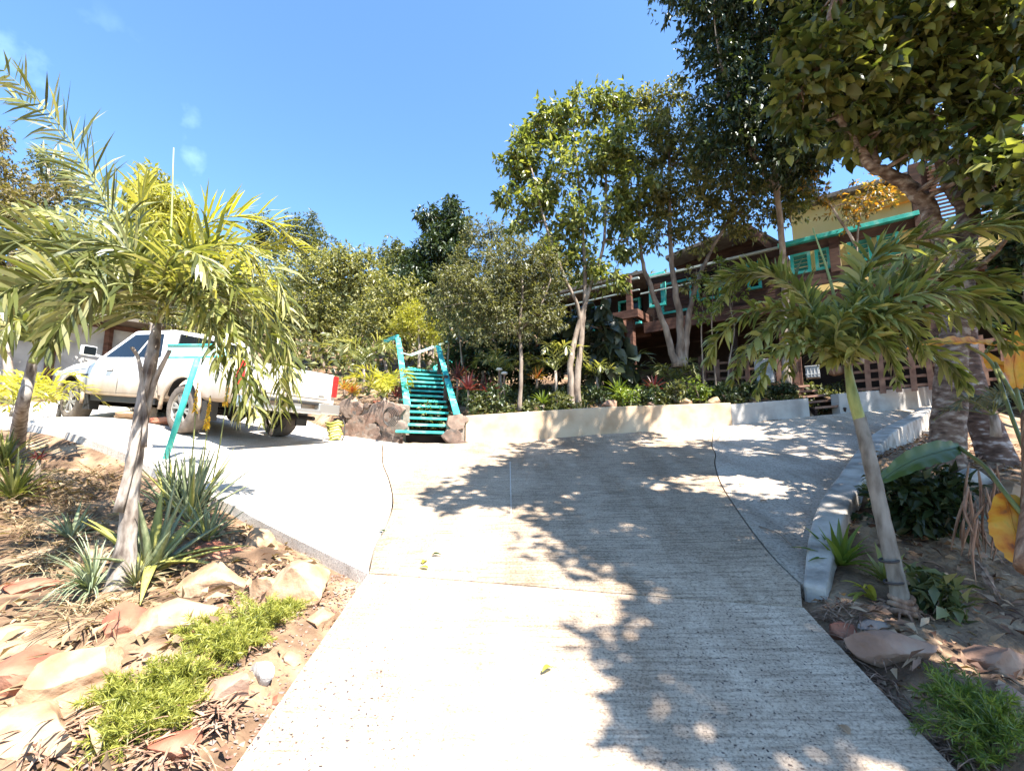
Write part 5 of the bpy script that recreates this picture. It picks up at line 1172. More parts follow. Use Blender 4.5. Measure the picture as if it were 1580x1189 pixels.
pr = palm("staked_palm", "young pale-trunked palm in the right bed, tied with dark straps, leaning left", b3,
     [b3 + Vector((0,0,.02)), P(1385,900,b3.y), P(1362,800,b3.y + .05), P(1340,700,b3.y + .1), P(1325,640,b3.y + .2)], [.06, .048, .045, .043, .038], fr3, M['palm_right'],
     spear=([K3, P(1283,440,3.5), P(1254,352,3.6)], .018), shaft=([P(1327,650,b3.y + .19), P(1316,610,3.3), K3], [.038, .036, .022]))
for py in (864, 897, 932):
    t = (945 - py) / 45; px = 1390 - (945 - py) * .23; c = P(px, py, b3.y); mb = MB(); ax = (P(1362,800,b3.y) - P(1390,930,b3.y)).normalized(); s1 = ax.orthogonal().normalized(); s2 = ax.cross(s1)
    mb.tube([c + (s1 * math.cos(a) + s2 * math.sin(a)) * .050 for a in [2 * math.pi * j / 16 for j in range(17)]], .008, 5); rel(mb.build("tie_strap", M['strapm'], None, True), pr)
mb = MB(); c = P(1392, 932, b3.y)
for k in range(3): mb.tube([c + Vector((math.cos(a) * (.07 - .008 * k), math.sin(a) * (.07 - .008 * k), -.035 + .035 * k + .01 * math.sin(a * 2 + k))) for a in [2 * math.pi * j / 18 for j in range(19)]], .02, 7)
rel(mb.build("root_ring", M['husk'], None, True), pr)
mb = MB()
for k in range(22):
    a = rng.uniform(0, 6.28); p = c + Vector((math.cos(a) * .06, math.sin(a) * .06, -.02)); e = Vector((p.x + math.cos(a) * rng.uniform(.05, .16), p.y + math.sin(a) * rng.uniform(.05, .16), 0)); e.z = GZ(e.x, e.y) - .03
    mb.tube([p, p.lerp(e, .5) + Vector((0, 0, .02)), e], [.010, .009, .006], 5)
rel(mb.build("aerial_roots", M['husk'], None, True), pr)
# palm at far left edge
K2 = P(54, 540, 5.1); b2_ = G(28, 672, 4.4)
palm("edge_palm", "small pink-grey stemmed palm at the left edge in front of the outbuilding", b2_,
     [b2_ - Vector((0,0,.1)), P(34,630,5.2), P(46,580,5.15), K2], [.085, .06, .05, .035],
     [([K2, P(62,480,5.0), P(90,420,5.0), P(140,410,4.9)], 24, .42, .05, (.3,.9,.1), .3, .9, 'fr_dark'),
      ([K2, P(40,490,5.0), P(10,450,4.8), P(-30,450,4.6)], 22, .42, .05, (.3,.9,.1), .3, .9, 'fr_dark'),
      ([K2, P(70,500,5.2), P(100,470,5.3), P(135,490,5.4)], 24, .40, .045, (.3,.9,.1), .1, 1.2, 'fr_olive'),
      ([K2, P(60,470,5.4), P(65,410,5.6), P(50,370,5.8)], 22, .42, .05, (1,.1,.1), .3, .7, 'fr_olive'),
      ([K2, P(45,500,4.9), P(15,500,4.7), P(-15,540,4.6)], 22, .38, .045, (.3,.9,.1), .1, 1.2, 'fr_olive')], M['palm_trunk'],
     shaft=([P(50,560,5.12), K2], [.04, .03]))
def small_palm(name, label, loc, n, L0, ll, lw, mt, stem=.4, group=None, elev=(.5, 1.3), seed=1, cat="palm", trunk_r=.035):
    r = random.Random(seed); root = empty(name, loc); tag(root, label, cat, group); top = Vector((0, 0, stem)); mb = MB(); V_ = MB()
    for i in range(n):
        a = i * 2.4 + r.uniform(-.3, .3); e = r.uniform(*elev); d = Vector((math.cos(a) * math.cos(e), math.sin(a) * math.cos(e), math.sin(e))); L1 = L0 * r.uniform(.8, 1.15)
        p1 = top + d * L1 * .5; p2 = top + Vector((d.x, d.y, 0)).normalized() * L1 * .75 * math.cos(e * .6) + Vector((0, 0, d.z * L1 * .62)); p3 = p2 + Vector((d.x * .3, d.y * .3, -.22)) * L1
        f = frond_mesh([top, p1, p2, p3], 16, ll, lw, Vector((-d.y, d.x, 0)), .25, .8, rr=.006)
        f.build("frond", [M['rachis'], M[mt]], root)
    mb.tube([(0, 0, -.08), (.01, 0, stem * .5), (0, 0, stem)], [trunk_r * 1.2, trunk_r, trunk_r * .8], 8); mb.build("trunk", M['palm_trunk'], root, True); return root
BP = "palms in the shady bed"
small_palm("bushy_palm", "bushy yellow-green clumping palm on the rubble wall left of the stairs", P(592, 625, 9.2), 13, .85, .30, .026, 'fr_yellow', .15, None, (.4, 1.4), 2)
small_palm("bed_palm", "arching olive palm behind the bushy yellow one, above the pickup's tailgate", P(560, 600, 11.2), 8, 1.1, .38, .03, 'fr_olive', .5, BP, (.4, 1.2), 3)
small_palm("bed_palm", "green palm with upright fronds just left of the slender tree's stems", P(858, 625, 10.0), 8, .8, .30, .03, 'fr_olive', .75, BP, (.6, 1.3), 4)
small_palm("bed_palm", "yellow-green palm left of the small tree's trunk", P(772, 625, 10.4), 8, .75, .28, .03, 'fr_olive', .7, BP, (.5, 1.2), 5)
small_palm("bed_palm", "pale fine palm right of the slender tree's stems", P(922, 612, 10.4), 7, .5, .26, .025, 'fr_olive', .45, BP, (.4, 1.2), 6)
small_palm("bed_palm", "dark palm in the shade in front of the deck post", P(955, 612, 11.0), 8, .9, .32, .03, 'fr_dark', .5, BP, (.3, 1.1), 7)
small_palm("bed_palm", "dark bushy palm at the foot of the three slanting stems", P(1040, 605, 10.6), 11, .75, .26, .03, 'fr_dark', .2, BP, (.4, 1.3), 8)
small_palm("low_palm", "low yellow-green palm beside the pickup's front wheel", P(90, 640, 9.2), 11, 1.2, .34, .035, 'fr_yellow', .2, None, (.3, 1.0), 9)
small_palm("low_palm", "golden palm clump at the far left behind the edge palm", P(20, 635, 7.4), 11, 1.0, .32, .035, 'fr_yellow', .1, None, (.3, 1.1), 10)
small_palm("cycad", "stiff grey-green cycad with pale radiating leaves beside the thick trunk", P(1535, 660, 4.3), 9, .42, .15, .018, 'cycad', .12, None, (.3, 1.2), 12, "cycad")

# ------------------------------------------------------------------ plants in the shady bed
tree("climbing_philodendron", "philodendron with big drooping grey-green leaves climbing left of the deck post", "vine", [([P(925,612,10.7), P(932,520,10.7), P(935,460,10.7)], .05, .03)],
     bl([(930,480,20),(940,510,26),(915,530,26),(950,540,26),(925,560,26),(958,575,20),(905,500,18)], 10.7), 420, .42, .26, M['lf_phil'], M['bark'], twigs=3, droop=1.6, sub=8, sig=.3, hi=True)
CG = "crotons and cordylines in the bed"
ros = [("cordyline", "dark red cordyline directly right of the stair's lower handrail", (722,618,9.3), 22, .42, .05, 'lf_red', .3), ("cordyline", "taller purple-red cordyline behind the handrail, under the rail crossing", (705,610,10.0), 20, .45, .05, 'lf_red', .5),
       ("cordyline", "purple-brown cordyline midway between the handrail and the small tree", (752,622,9.7), 20, .4, .05, 'lf_red', .3), ("croton", "fiery orange and red croton on the rubble wall beside the tailgate", (543,612,9.1), 26, .26, .05, 'lf_fire', .1),
       ("croton", "orange-leaved croton glowing behind the sloping handrail", (712,590,10.2), 18, .28, .05, 'lf_fire', .2), ("bromeliad", "orange-centred bromeliad with grey-blue leaves right of the small tree's trunk", (828,592,9.9), 22, .30, .035, 'lf_fire', .15),
       ("bromeliad", "bright yellow-green strap-leaved plant right of the small tree", (838,628,9.5), 24, .36, .05, 'lf_bright', .1), ("bromeliad", "yellow-green strap-leaved clump right of the slender tree", (955,612,9.9), 26, .40, .05, 'lf_bright', .1),
       ("cordyline", "reddish cordyline between the deck post and the three slanting stems", (1010,610,9.9), 20, .35, .045, 'lf_red', .2), ("cordyline", "dark red cordyline left of the stairs against the post", (612,618,9.4), 18, .35, .045, 'lf_red', .1),
       ("croton", "yellow and red croton just right of the tailgate corner, in the gap", (531,606,9.6), 18, .24, .05, 'lf_fire', .12)]
for nm, lb, (px, py, d), n, L0, W1, mt, stm in ros:
    rosette(nm, lb, nm, P(px, py, d) - Vector((0, 0, stm * .3)), n, L0, W1, M[mt], (.2, 1.4), .7, stem=stm, group=CG if nm != "bromeliad" else "bromeliads in the bed")
SG = "low shrubs along the cream wall"
px = 722; adj = ["grey-green", "dark green", "olive", "glossy dark", "pale-tipped", "yellowish", "mixed green", "dull green"]
spots = [(735,628,.26,0,"just right of the wall's left end"),(768,626,.30,1,"two small lamps stand in it"),(815,634,.22,0,"at the foot of the small tree"),(862,628,.24,3,"between the small tree and the slender tree"),(925,622,.24,1,"just right of the slender stems"),(965,620,.26,4,"below the yellow-green clump"),(1000,618,.25,1,"left of the pale stone group"),(1045,616,.26,3,"where the cream wall is brightest"),(1080,612,.30,4,"tall and upright by the round stone"),(1120,612,.22,1,"in shade at the start of the grey wall"),(1160,606,.22,1,"in front of the left lattice"),(1205,602,.22,1,"at the right half of the left lattice")]
for i, (px, py, r_, kd, where) in enumerate(spots):
    mt = [M['lf_shrub'], M['lf_dark'], M['lf_t2'], M['lf_hill2'], M['lf_bright']][kd]
    p = P(px, py, 9.35 + .0012 * abs(px - 720)); shrub("low_shrub", "%s low shrub along the wall, %s" % (["grey-green","dark","olive","mid green","yellow-tipped"][kd], where), "shrub", p - Vector((0, 0, .1)), r_ * 1.15, 650, .085, .04, mt, SG, 1.0)
# deeper fill of ground cover in the bed: uncountable
n = 26000; xs = NR.uniform(-2.0, 8.0, n); ys = 9.0 + NR.random(n) * 4.2
ok = ~inside(ALL, xs, ys) & (dist_poly(ALL, xs, ys) > .35); xs = xs[ok]; ys = ys[ok]
pn = np.array([noise.noise(Vector((a * 1.4, b * 1.4, 5))) for a, b in zip(xs, ys)]); k_ = pn > -.12; xs = xs[k_]; ys = ys[k_]; pn = pn[k_]
C = np.stack([xs, ys, ZT(xs, ys) + NR.random(len(xs)) * (.12 + .5 * np.clip(pn, 0, 1))], 1)
V, Fq = leaves(C, NR.normal(size=C.shape) + np.array([0, 0, .3]), NR.normal(size=C.shape) + np.array([0, 0, 1.]), .11, .05)
tag(link(np_mesh("ground_cover", V, Fq), "ground_cover", M['lf_shrub']), "mixed leafy ground cover in the shady bed", kind="stuff")
# saplings with thin pale stems and lamps
def sapling(label, pts, r, blobs, n, mt, d, ll=.12):
    tree("sapling", label, "sapling", [([P(*q) for q in pts], r, r * .5)], bl(blobs, d), n, ll, ll * .42, M[mt], M['bark_pale'], "thin saplings", twigs=4, droop=.6, sub=7, sig=.3, tw=.006)
sapling("thin wavy sapling with pale leaf tufts in front of the dark under-deck", [(1105,604,10.0),(1102,560,10.0),(1098,500,10.0),(1100,450,10.0)], .022, [(1085,455,18),(1100,435,20),(1115,470,15),(1075,490,12),(1092,480,14)], 420, 'lf_bright', 10.0)
sapling("thin crooked sapling just left of the left lattice", [(1122,606,10.2),(1125,560,10.2),(1133,510,10.2),(1128,480,10.2)], .02, [(1120,430,16),(1110,412,14),(1132,450,14)], 300, 'lf_bright', 10.2)
sapling("thin bent sapling right of the three slanting stems", [(1086,600,10.1),(1084,560,10.1),(1082,510,10.1),(1085,480,10.1)], .022, [(1075,420,14),(1062,440,12)], 200, 'lf_t2', 10.1)
sapling("pair-like thin upright sapling behind the stair railing", [(690,590,11.6),(692,540,11.6),(694,500,11.6)], .03, [(694,490,26),(680,470,20),(710,480,22)], 900, 'lf_t3', 11.6)
sapling("thin sapling crossing in front of the turquoise board on the slope", [(716,592,11.2),(712,550,11.2),(708,510,11.2)], .03, [(705,500,22),(725,480,22),(740,500,18)], 900, 'lf_t3', 11.2)
lm_ = [(770,600,9.9,.6,"left of the pair"),(778,606,9.8,.55,"right of the pair")]
for px, py, d, h_, wh in lm_:
    p = P(px, 628, d); p.z = GZ(p.x, p.y); top_ = P(px, 572 if "left" in wh else 578, d); root = empty("garden_lamp", p); tag(root, "thin garden lamp stake with pale round cap beside the small tree, %s" % wh, "garden lamp", "garden lamp stakes"); hh = top_.z - p.z
    mb = MB(); mb.tube([(0, 0, -.1), (0, 0, hh)], .018, 8); mb.build("stake", M['lattice'], root, True)
    mb = MB(); mb.tube([(0, 0, hh), (0, 0, hh + .02), (0, 0, hh + .055), (0, 0, hh + .07)], [.03, .075, .06, .01], 14); mb.build("cap", M['lampcap'], root, True)
WS = "stones on the cream wall's bed edge"
for k, (px, py, s, fl, wh) in enumerate([(1060,621,.16,.5,"left of the round one"),(1104,620,.15,.7,"the round one at the bright end"),(940,626,.3,.35,"long brown one above the wall"),(1004,624,.16,.4,"small one near the yellow-green clump")]):
    rock("stone", "stone resting behind the cream wall, %s" % wh, P(px, py, 9.55 if px > 1000 else 9.35), (s, s * .7, s * fl), .2 * k, M['rock_tan' if k < 2 else 'rock_brown'], 90 + k, WS, sink=.2)

# ------------------------------------------------------------------ left bed: rocks, aloes, grasses
RG = "rocks in the left bed"
def gr(px, py, s, rz, mt, seed, label, sink=.3, tilt=0, d0=1.2, grp=RG):
    p = G(px, py, d0); return rock("rock", label, p, s, rz, M[mt], seed, grp, sink=sink, tilt=tilt)
gr(465, 905, (.36,.25,.2), -.5, 'rock_tan', 1, "large pale tan boulder touching the corner of the left apron")
gr(415, 915, (.13,.12,.12), .3, 'rock_tan', 2, "small pale rock leaning on the left side of the large pale boulder")
gr(335, 905, (.30,.19,.15), -.1, 'rock_tan', 3, "wide tan rock under the aloe's long reaching leaf")
gr(400, 845, (.17,.15,.2), .6, 'rock_tan', 4, "upright yellowish rock beside the dark edge of the apron")
gr(345, 858, (.32,.17,.11), .1, 'rock_red', 5, "flat pinkish rock behind the aloe's reaching leaf")
gr(268, 960, (.34,.22,.15), .3, 'rock_tan', 6, "wide sandy rock below the big aloe")
gr(188, 975, (.17,.12,.17), .3, 'rock_red', 7, "bright brick-red rock below the palm base")
gr(125, 1045, (.28,.14,.17), .9, 'rock_tan', 8, "tall leaning tan rock streaked with shade, below the red rock", tilt=.2)
gr(20, 1050, (.27,.2,.14), .2, 'rock_red', 9, "orange-red rock cut by the photograph's left edge")
gr(40, 1125, (.34,.22,.10), -.2, 'rock_tan', 10, "broad pinkish tan rock in the lower left corner")
gr(403, 1040, (.11,.07,.075), -.3, 'rock_white', 11, "whitish angular stone beside the drive edge")
gr(350, 1065, (.13,.08,.09), .4, 'rock_brown', 12, "brown stone wedged left of the whitish stone")
gr(445, 1020, (.07,.05,.05), .2, 'rock_tan', 13, "fist-sized tan stone right of the whitish stone")
gr(495, 960, (.13,.1,.08), .5, 'rock_tan', 14, "pale stone at the drive edge below the large boulder")
gr(60, 905, (.26,.16,.06), .1, 'rock_red', 15, "low half-buried reddish rock left of the striped grass clump")
gr(20, 985, (.22,.15,.07), .4, 'rock_tan', 16, "small half-buried rock at the left edge above the orange-red rock")
gr(430, 1080, (.05,.035,.035), .4, 'rock_red', 17, "small reddish chip lying by the drive edge")
gr(265, 1150, (.16,.1,.05), .4, 'rock_red', 18, "flat reddish rock at the bottom below the feathery plants")
gr(150, 860, (.22,.14,.08), .4, 'rock_tan', 19, "low rock in the shade behind the striped grass clump")
gr(300, 985, (.1,.07,.05), .4, 'rock_red', 20, "small red stone among the feathery plants")
gr(300, 1020, (.16,.12,.06), 1.4, 'rock_tan', 21, "flat sandy stone buried in the feathery plants")
# pieces of broken rock: many small chips near the drive edge
n = 2600; t_ = NR.random(n); ex = -1.12 - NR.random(n) ** 1.5 * .9 - .02; ey = .9 + 2.9 * t_
C = np.stack([ex, ey, ZT(ex, ey) + .006], 1); V, Fq = leaves(C, NR.normal(size=C.shape) * np.array([1, 1, .15]), NR.normal(size=C.shape) * .3 + np.array([0, 0, 1.]), NR.uniform(.012, .035, n), NR.uniform(.01, .028, n), fold=-.35, curl=.1)
tag(link(np_mesh("gravel", V, Fq), "gravel", M['pebble']), "reddish gravel chips beside the drive edge", kind="stuff")
def litter(nm, label, n, x0, x1, y0, y1, mt, s0, s1, seed):
    xs = NR.uniform(x0, x1, n); ys = NR.uniform(y0, y1, n)
    ok = ~inside(ALL, xs, ys) & (dist_poly(ALL, xs, ys) > .03); xs = xs[ok]; ys = ys[ok]
    pn = np.array([noise.noise(Vector((a * 1.3, b * 1.3, seed))) for a, b in zip(xs, ys)]) + NR.normal(size=len(xs)) * .25; k_ = pn > -.05; xs = xs[k_]; ys = ys[k_]; m = len(xs)
    C = np.stack([xs, ys, ZT(xs, ys) + .02 + .03 * NR.random(m)], 1)
    V, Fq = leaves(C, NR.normal(size=C.shape) * np.array([1, 1, .25]), NR.normal(size=C.shape) * .5 + np.array([0, 0, 1.]), NR.uniform(s0, s1, m), NR.uniform(s0 * .35, s1 * .4, m))
    tag(link(np_mesh(nm, V, Fq), nm, M[mt]), label, kind="stuff")
litter("leaf_litter", "dry brown leaf litter covering the right bed", 16000, 1.7, 8.5, .8, 9.5, 'litter', .04, .13, 2)
litter("leaf_litter", "scattered dry leaves over the left bed", 4000, -8, -1.1, .8, 6.6, 'litter', .03, .09, 6)
litter("dead_twigs", "matted dead stalks and twigs on the left bed", 4800, -6.5, -1.6, 1.3, 5.6, 'drygrass', .05, .16, 9)
# long dry stalks, shaded patch left of the palm
def stalks(nm, label, spots, n, L0, mt, w_=.006, spread=.3, elev=(.1, .7)):
    mb = MB()
    for k in range(n):
        px, py = rng.choice(spots); p = G(px + rng.uniform(-30, 30), py + rng.uniform(-18, 18)); a = rng.uniform(0, 6.28); e = rng.uniform(*elev)
        blade(mb, p, (math.cos(a) * math.cos(e), math.sin(a) * math.cos(e), math.sin(e)), L0 * rng.uniform(.5, 1.2), w_ * rng.uniform(.6, 1.5), 1.0, 0, 5, flatbase=1)
    return tag(mb.build(nm, M[mt]), label, kind="stuff")
stalks("dry_grass", "tangled dry grass and fallen stalks left of the tall palm", [(60,760),(110,780),(50,820),(150,740),(100,850),(30,740),(140,800),(60,870),(180,950),(120,960)], 900, .38, 'drygrass')
stalks("fallen_stalks", "dead curled leaves and stalks at the bottom of the left bed", [(250,1170),(300,1130),(330,1100),(120,1130),(60,1160),(360,990)], 260, .22, 'husk', .012)
stalks("fallen_stalks", "dead stalks and twigs beside the right drive edge", [(1340,1060),(1400,1110),(1450,1160),(1500,1180),(1330,1000),(1300,950)], 420, .20, 'husk', .006)
# grasses and aloes
p = G(140, 915); rosette("striped_grass", "grey-green striped grass clump arching left of the palm base", "ornamental grass", p, 130, .42, .014, M['agave'], (.5, 1.5), 1.7, az=(1.5, 5.6), sd=5, fold=.1)
p = G(210, 905); rosette("striped_grass", "smaller striped grass tuft right at the palm base", "ornamental grass", p, 50, .30, .012, M['strap'], (.3, 1.4), 1.4, sd=6, fold=.1)
p = G(232, 880); rosette("aloe", "large aloe with thick grey-green leaves and long yellowing outer leaves beside the palm base", "aloe", p + Vector((.0, 0, .0)), 17, .72, .085, [M['aloe'], M['aloe_y']], (.35, 1.45), .35, .018, sd=12, yellow=.3, part="leaves", az=None, fold=.22)
lg = MB(); p0 = G(235, 882) + Vector((0, 0, .05))
for q, mt in (((380, 855), 0), ((350, 895), 0), ((330, 800), 0), ((215, 950), 0)):
    e = G(*q) + Vector((0, 0, .05)); d_ = (e - p0); blade(lg, p0, d_.normalized() + Vector((0, 0, .25)), d_.length * 1.05, .075, .5, .016, 8, fold=.2)
o = lg.build("long_outer_leaves", M['aloe_y'], None, True); rel(o, bpy.data.objects["aloe"])
p = G(292, 800); rosette("aloe", "upright grey aloe clump at the apron edge, with yellow flower spikes behind it", "aloe", p, 40, .75, .05, [M['aloe'], M['aloe_y']], (.7, 1.5), .25, .012, sd=15, yellow=.15, fold=.2)
p = G(320, 832); rosette("aloe", "small grey-green aloe pup in front of the upright clump", "aloe", p, 26, .40, .04, [M['aloe'], M['aloe_y']], (.4, 1.45), .35, .012, sd=16, yellow=.1, fold=.2)
p = G(262, 790); rosette("aloe", "slim aloe clump between the palm trunk and the upright aloe", "aloe", p, 26, .62, .045, [M['aloe'], M['aloe_y']], (.6, 1.5), .4, .012, sd=17, yellow=.4, fold=.2)
p = G(110, 830); rosette("aloe", "small shaded aloe among the dry grass at left", "aloe", p, 18, .32, .04, [M['aloe'], M['aloe_y']], (.4, 1.4), .5, .012, sd=18, fold=.2)
for k, (q0, q1, wh) in enumerate(((( 285,790), (305,590), "left spike"), ((300,790), (325,610), "fullest middle spike"), ((318,790), (355,580), "thin right spike"))):
    a = G(*q0); b_ = P(q1[0], q1[1] + 0, a.y - .1); root = empty("aloe_flower", a); tag(root, "yellow aloe flower spike, %s" % wh, "flower", "aloe flower spikes")
    mb = MB(); mb.tube([(0, 0, 0), (b_ - a) * .5 + Vector((.02, 0, 0)), b_ - a], [.008, .007, .004], 6); mb.build("stalk", M['rachis'], root, True)
    top_ = b_ - a; nfl = 150 if k == 1 else 90; tt = NR.random(nfl) * (.34 if k == 1 else .30); ang = NR.uniform(0, 6.28, nfl); dr_ = np.array((-(b_ - a)).normalized())
    C = np.array(top_) + dr_ * tt[:, None]; D = np.stack([np.cos(ang), np.sin(ang), np.full(nfl, -1.2)], 1); V, Fq = leaves(C, D, NR.normal(size=C.shape), .045 * (.35 + tt * 3) , .012, fold=.5)
    link(np_mesh("florets", V, Fq), "florets", M['flower'], root)
p = G(20, 770); rosette("leafy_plant", "narrow-leaved green plant at the left edge in front of the edge palm", "plant", p, 46, .5, .035, M['fr_olive'], (.3, 1.5), .8, sd=30)
p = G(5, 720); rosette("leafy_plant", "second narrow-leaved plant cut by the left edge, higher up", "plant", p, 40, .5, .035, M['fr_olive'], (.3, 1.5), .8, sd=31)
p = G(55, 745); rosette("red_sapling", "tiny red-leaved sapling on the bare red soil at left", "plant", p, 14, .14, .03, M['lf_red'], (.2, 1.2), .4, sd=32, stem=.25)
# feathery asparagus ferns
def feather(label, px, py, r, n, seed, mt='lf_fern'):
    rr = random.Random(seed); p = G(px, py); root = empty("feathery_plant", p); tag(root, label, "fern", "feathery ferns"); mb = MB(); Cs = []; Ds = []
    for k in range(n):
        a = rr.uniform(0, 6.28); e = rr.uniform(.25, 1.3); L0 = r * rr.uniform(.6, 1.15); d = Vector((math.cos(a) * math.cos(e), math.sin(a) * math.cos(e), math.sin(e))); o = Vector((rr.uniform(-.5, .5) * r, rr.uniform(-.5, .5) * r, 0)); o.z = GZ(p.x + o.x, p.y + o.y) - p.z
        cur = o.copy(); pts = [cur.copy()]
        for s in range(5):
            cur = cur + d * L0 / 5; d = (d + Vector((0, 0, -.22))).normalized(); gz = GZ(p.x + cur.x, p.y + cur.y) - p.z + .015; cur.z = max(cur.z, gz); pts.append(cur.copy())
            for m in range(16):
                Cs.append(tuple(pts[-2].lerp(pts[-1], rr.random()))); v = Vector((rr.gauss(0, 1), rr.gauss(0, 1), rr.gauss(.2, .8))).normalized() + d * .7; Ds.append(tuple(v))
        mb.tube(pts, [.0025] * 5 + [.001], 3, cap=False)
    mb.build("stems", M['rachis'], root); C = np.array(Cs); D = np.array(Ds); V, Fq = leaves(C, D, NR.normal(size=C.shape), NR.uniform(.025, .05, len(C)), .005, fold=0, curl=0)
    link(np_mesh("needles", V, Fq), "needles", M[mt], root)
feather("bright feathery fern nearest the large pale boulder, topmost", 400, 965, .19, 60, 1); feather("bright feathery fern in the middle, below the wide sandy rock", 330, 1000, .19, 60, 2)
feather("feathery fern left of the brown wedged stone", 275, 1055, .17, 55, 3); feather("feathery fern farthest down the slope at the bottom left", 215, 1120, .17, 55, 4); feather("thin feathery fern trailing at the bottom edge, left", 180, 1080, .12, 22, 5); feather("feathery fern between the sandy stone and the topmost fern", 360, 1005, .16, 50, 21); feather("feathery fern filling the slope left of the middle ferns", 240, 1075, .17, 50, 22)
feather("small feathery sprig right of the boulder gap", 440, 945, .11, 26, 6)
feather("feathery fern just above the bottom edge, left of the drive", 260, 1110, .15, 40, 7); feather("yellow-green feathery fern above the small red stone", 300, 975, .12, 30, 8)
feather("olive feathery fern in the lower right corner", 1530, 1130, .2, 60, 9, 'lf_bright'); feather("thin olive fern climbing toward the grey boulders at right", 1490, 1080, .14, 30, 10, 'lf_bright')

# ------------------------------------------------------------------ right bed
RR = "rocks edging the right bed"
gr(1388, 1010, (.27,.12,.10), -.35, 'rock_brown', 41, "long smooth grey-brown boulder along the right drive edge", grp=RR, sink=.25); gr(1535, 1030, (.25,.16,.13), -.1, 'rock_brown', 42, "big rounded grey-brown boulder in the right corner beside the long one", grp=RR, sink=.25)
gr(1300, 975, (.09,.07,.07), -.6, 'rock_red', 43, "reddish stone at the upper end of the long boulder", grp=RR); gr(1260, 917, (.12,.08,.05), -.2, 'rock_white', 44, "flat whitish stone at the kerb's near end", grp=RR)
gr(1478, 1082, (.065,.05,.045), .2, 'rock_brown', 45, "small orange-brown stone below the two boulders", grp=RR); gr(1565, 1090, (.12,.09,.07), .4, 'rock_brown', 46, "rough brown stone cut by the right edge", grp=RR)
gr(1350, 965, (.12,.06,.04), .2, 'rock_grey', 47, "low grey stone between the palm roots and the reddish stone", grp=RR); gr(1520, 690, (.3,.2,.13), .2, 'rock_white', 48, "pale sunlit rock at the foot of the leaning trunk", grp=RR); gr(1500, 740, (.22,.2,.12), .5, 'rock_white', 49, "sunlit rock in front of the thick trunk's foot", grp=RR)
gr(1560, 760, (.22,.2,.12), .9, 'rock_tan', 50, "sunlit tan rock right of the thick trunk near the yellow leaf", grp=RR); gr(1440, 990, (.06,.05,.03), .9, 'rock_tan', 51, "small pale stone right of the palm roots", grp=RR)
p = G(1298, 872, 2.6); rosette("bromeliad", "green strap-leaved bromeliad beside the near end of the kerb", "bromeliad", p, 26, .34, .055, M['lf_bright'], (.15, 1.4), .8, sd=50, group="bromeliads in the bed")
p = G(1455, 955); shrub("leafy_shrub", "low leafy shrub with pale-tipped leaves right of the staked palm's roots", "shrub", p, .20, 330, .10, .05, M['lf_shrub'], None, 1.0)
p = G(1430, 830); shrub("dark_shrub", "dark spreading shrub under the big green banana leaf", "shrub", p, .42, 1700, .13, .055, M['lf_dark'], None, .9)
p = G(1380, 790, 2); shrub("dark_shrub", "smaller yellowish shrub between the kerb blocks and the dark shrub", "shrub", p, .2, 400, .09, .04, M['lf_t2'], None, .9)
p = G(1350, 925); rosette("yellowing_seedling", "drooping yellow-green seedling leaves left of the staked palm's foot", "plant", p, 6, .22, .05, M['lf_yellow'], (.5, 1.2), 2.2, sd=51, az=(2.2, 4.2))
p = G(1370, 900, 2); rosette("strap_plant", "dull green strap-leaved plant behind the staked palm's foot", "plant", p, 12, .26, .05, M['fr_olive'], (.4, 1.4), .7, sd=52)
def bleaf(path, W1, seg=22, sidev=(0, 1, .3), fold=.18, wave=.012):
    """broad banana leaf along a path with a midrib channel and wavy edges"""
    q = bez(path, seg // (len(path) - 1)); n = len(q); mb = MB(); vs = []; fs = []
    for i, p in enumerate(q):
        t = i / (n - 1); T = (q[min(i + 1, n - 1)] - q[max(i - 1, 0)]).normalized(); S = Vector(sidev); S = (S - T * S.dot(T)).normalized(); U = S.cross(T)
        w_ = W1 * (math.sin(math.pi * min(1, .06 + t * .94)) ** .55) * (1 - .22 * abs(noise.noise(Vector((t * 14, W1 * 50, 0)))))
        for k in (-1, -.5, 0, .5, 1): vs.append(p + S * k * w_ / 2 + U * (abs(k) * fold * w_ + wave * math.sin(i * 1.7 + k * 3) * abs(k)))
    for i in range(n - 1):
        for j in range(4): a = 5 * i + j; fs.append((a, a + 1, a + 6, a + 5))
    mb.add(vs, fs); mb.tube([p_ for p_ in q], [.007 * (1 - .7 * i / (n - 1)) for i in range(n)], 5); return mb
bp = G(1600, 800, 2.0); bn = empty("banana_plant", bp); tag(bn, "banana plant at the right edge with orange dying leaves and hanging husks", "banana plant")
for path, W1, mt, sv in (
    ([P(1480,690,3.6), P(1450,697,3.5), P(1405,712,3.4), P(1352,745,3.3)], .17, 'banana', (0,.5,1)),
    ([P(1552,760,2.9), P(1560,800,2.8), P(1572,840,2.75), P(1590,880,2.7)], .21, 'banana_y', (1,-.6,.3)),
    ([P(1555,535,4.2), P(1500,528,4.1), P(1450,530,4.0), P(1395,540,3.9)], .13, 'banana_y', (0,.75,.65)),
    ([P(1570,600,3.6), P(1565,560,3.6), P(1575,520,3.6), P(1600,495,3.5)], .14, 'banana_y', (1,-.6,.2)),
    ([P(1520,545,4.2), P(1535,560,4.1), P(1560,568,4.0), P(1580,590,3.9)], .13, 'banana_y', (.3,.6,.8)),
    ([P(1520,545,4.3), P(1528,530,4.2), P(1545,525,4.1)], .16, 'banana', (1,0,.6)),
    ([P(1440,520,4.3), P(1425,530,4.2), P(1418,545,4.1)], .16, 'banana', (1,0,.6))):
    rel(bleaf(path, W1, sidev=sv).build("leaf", M[mt], None, True), bn)
mb = MB()
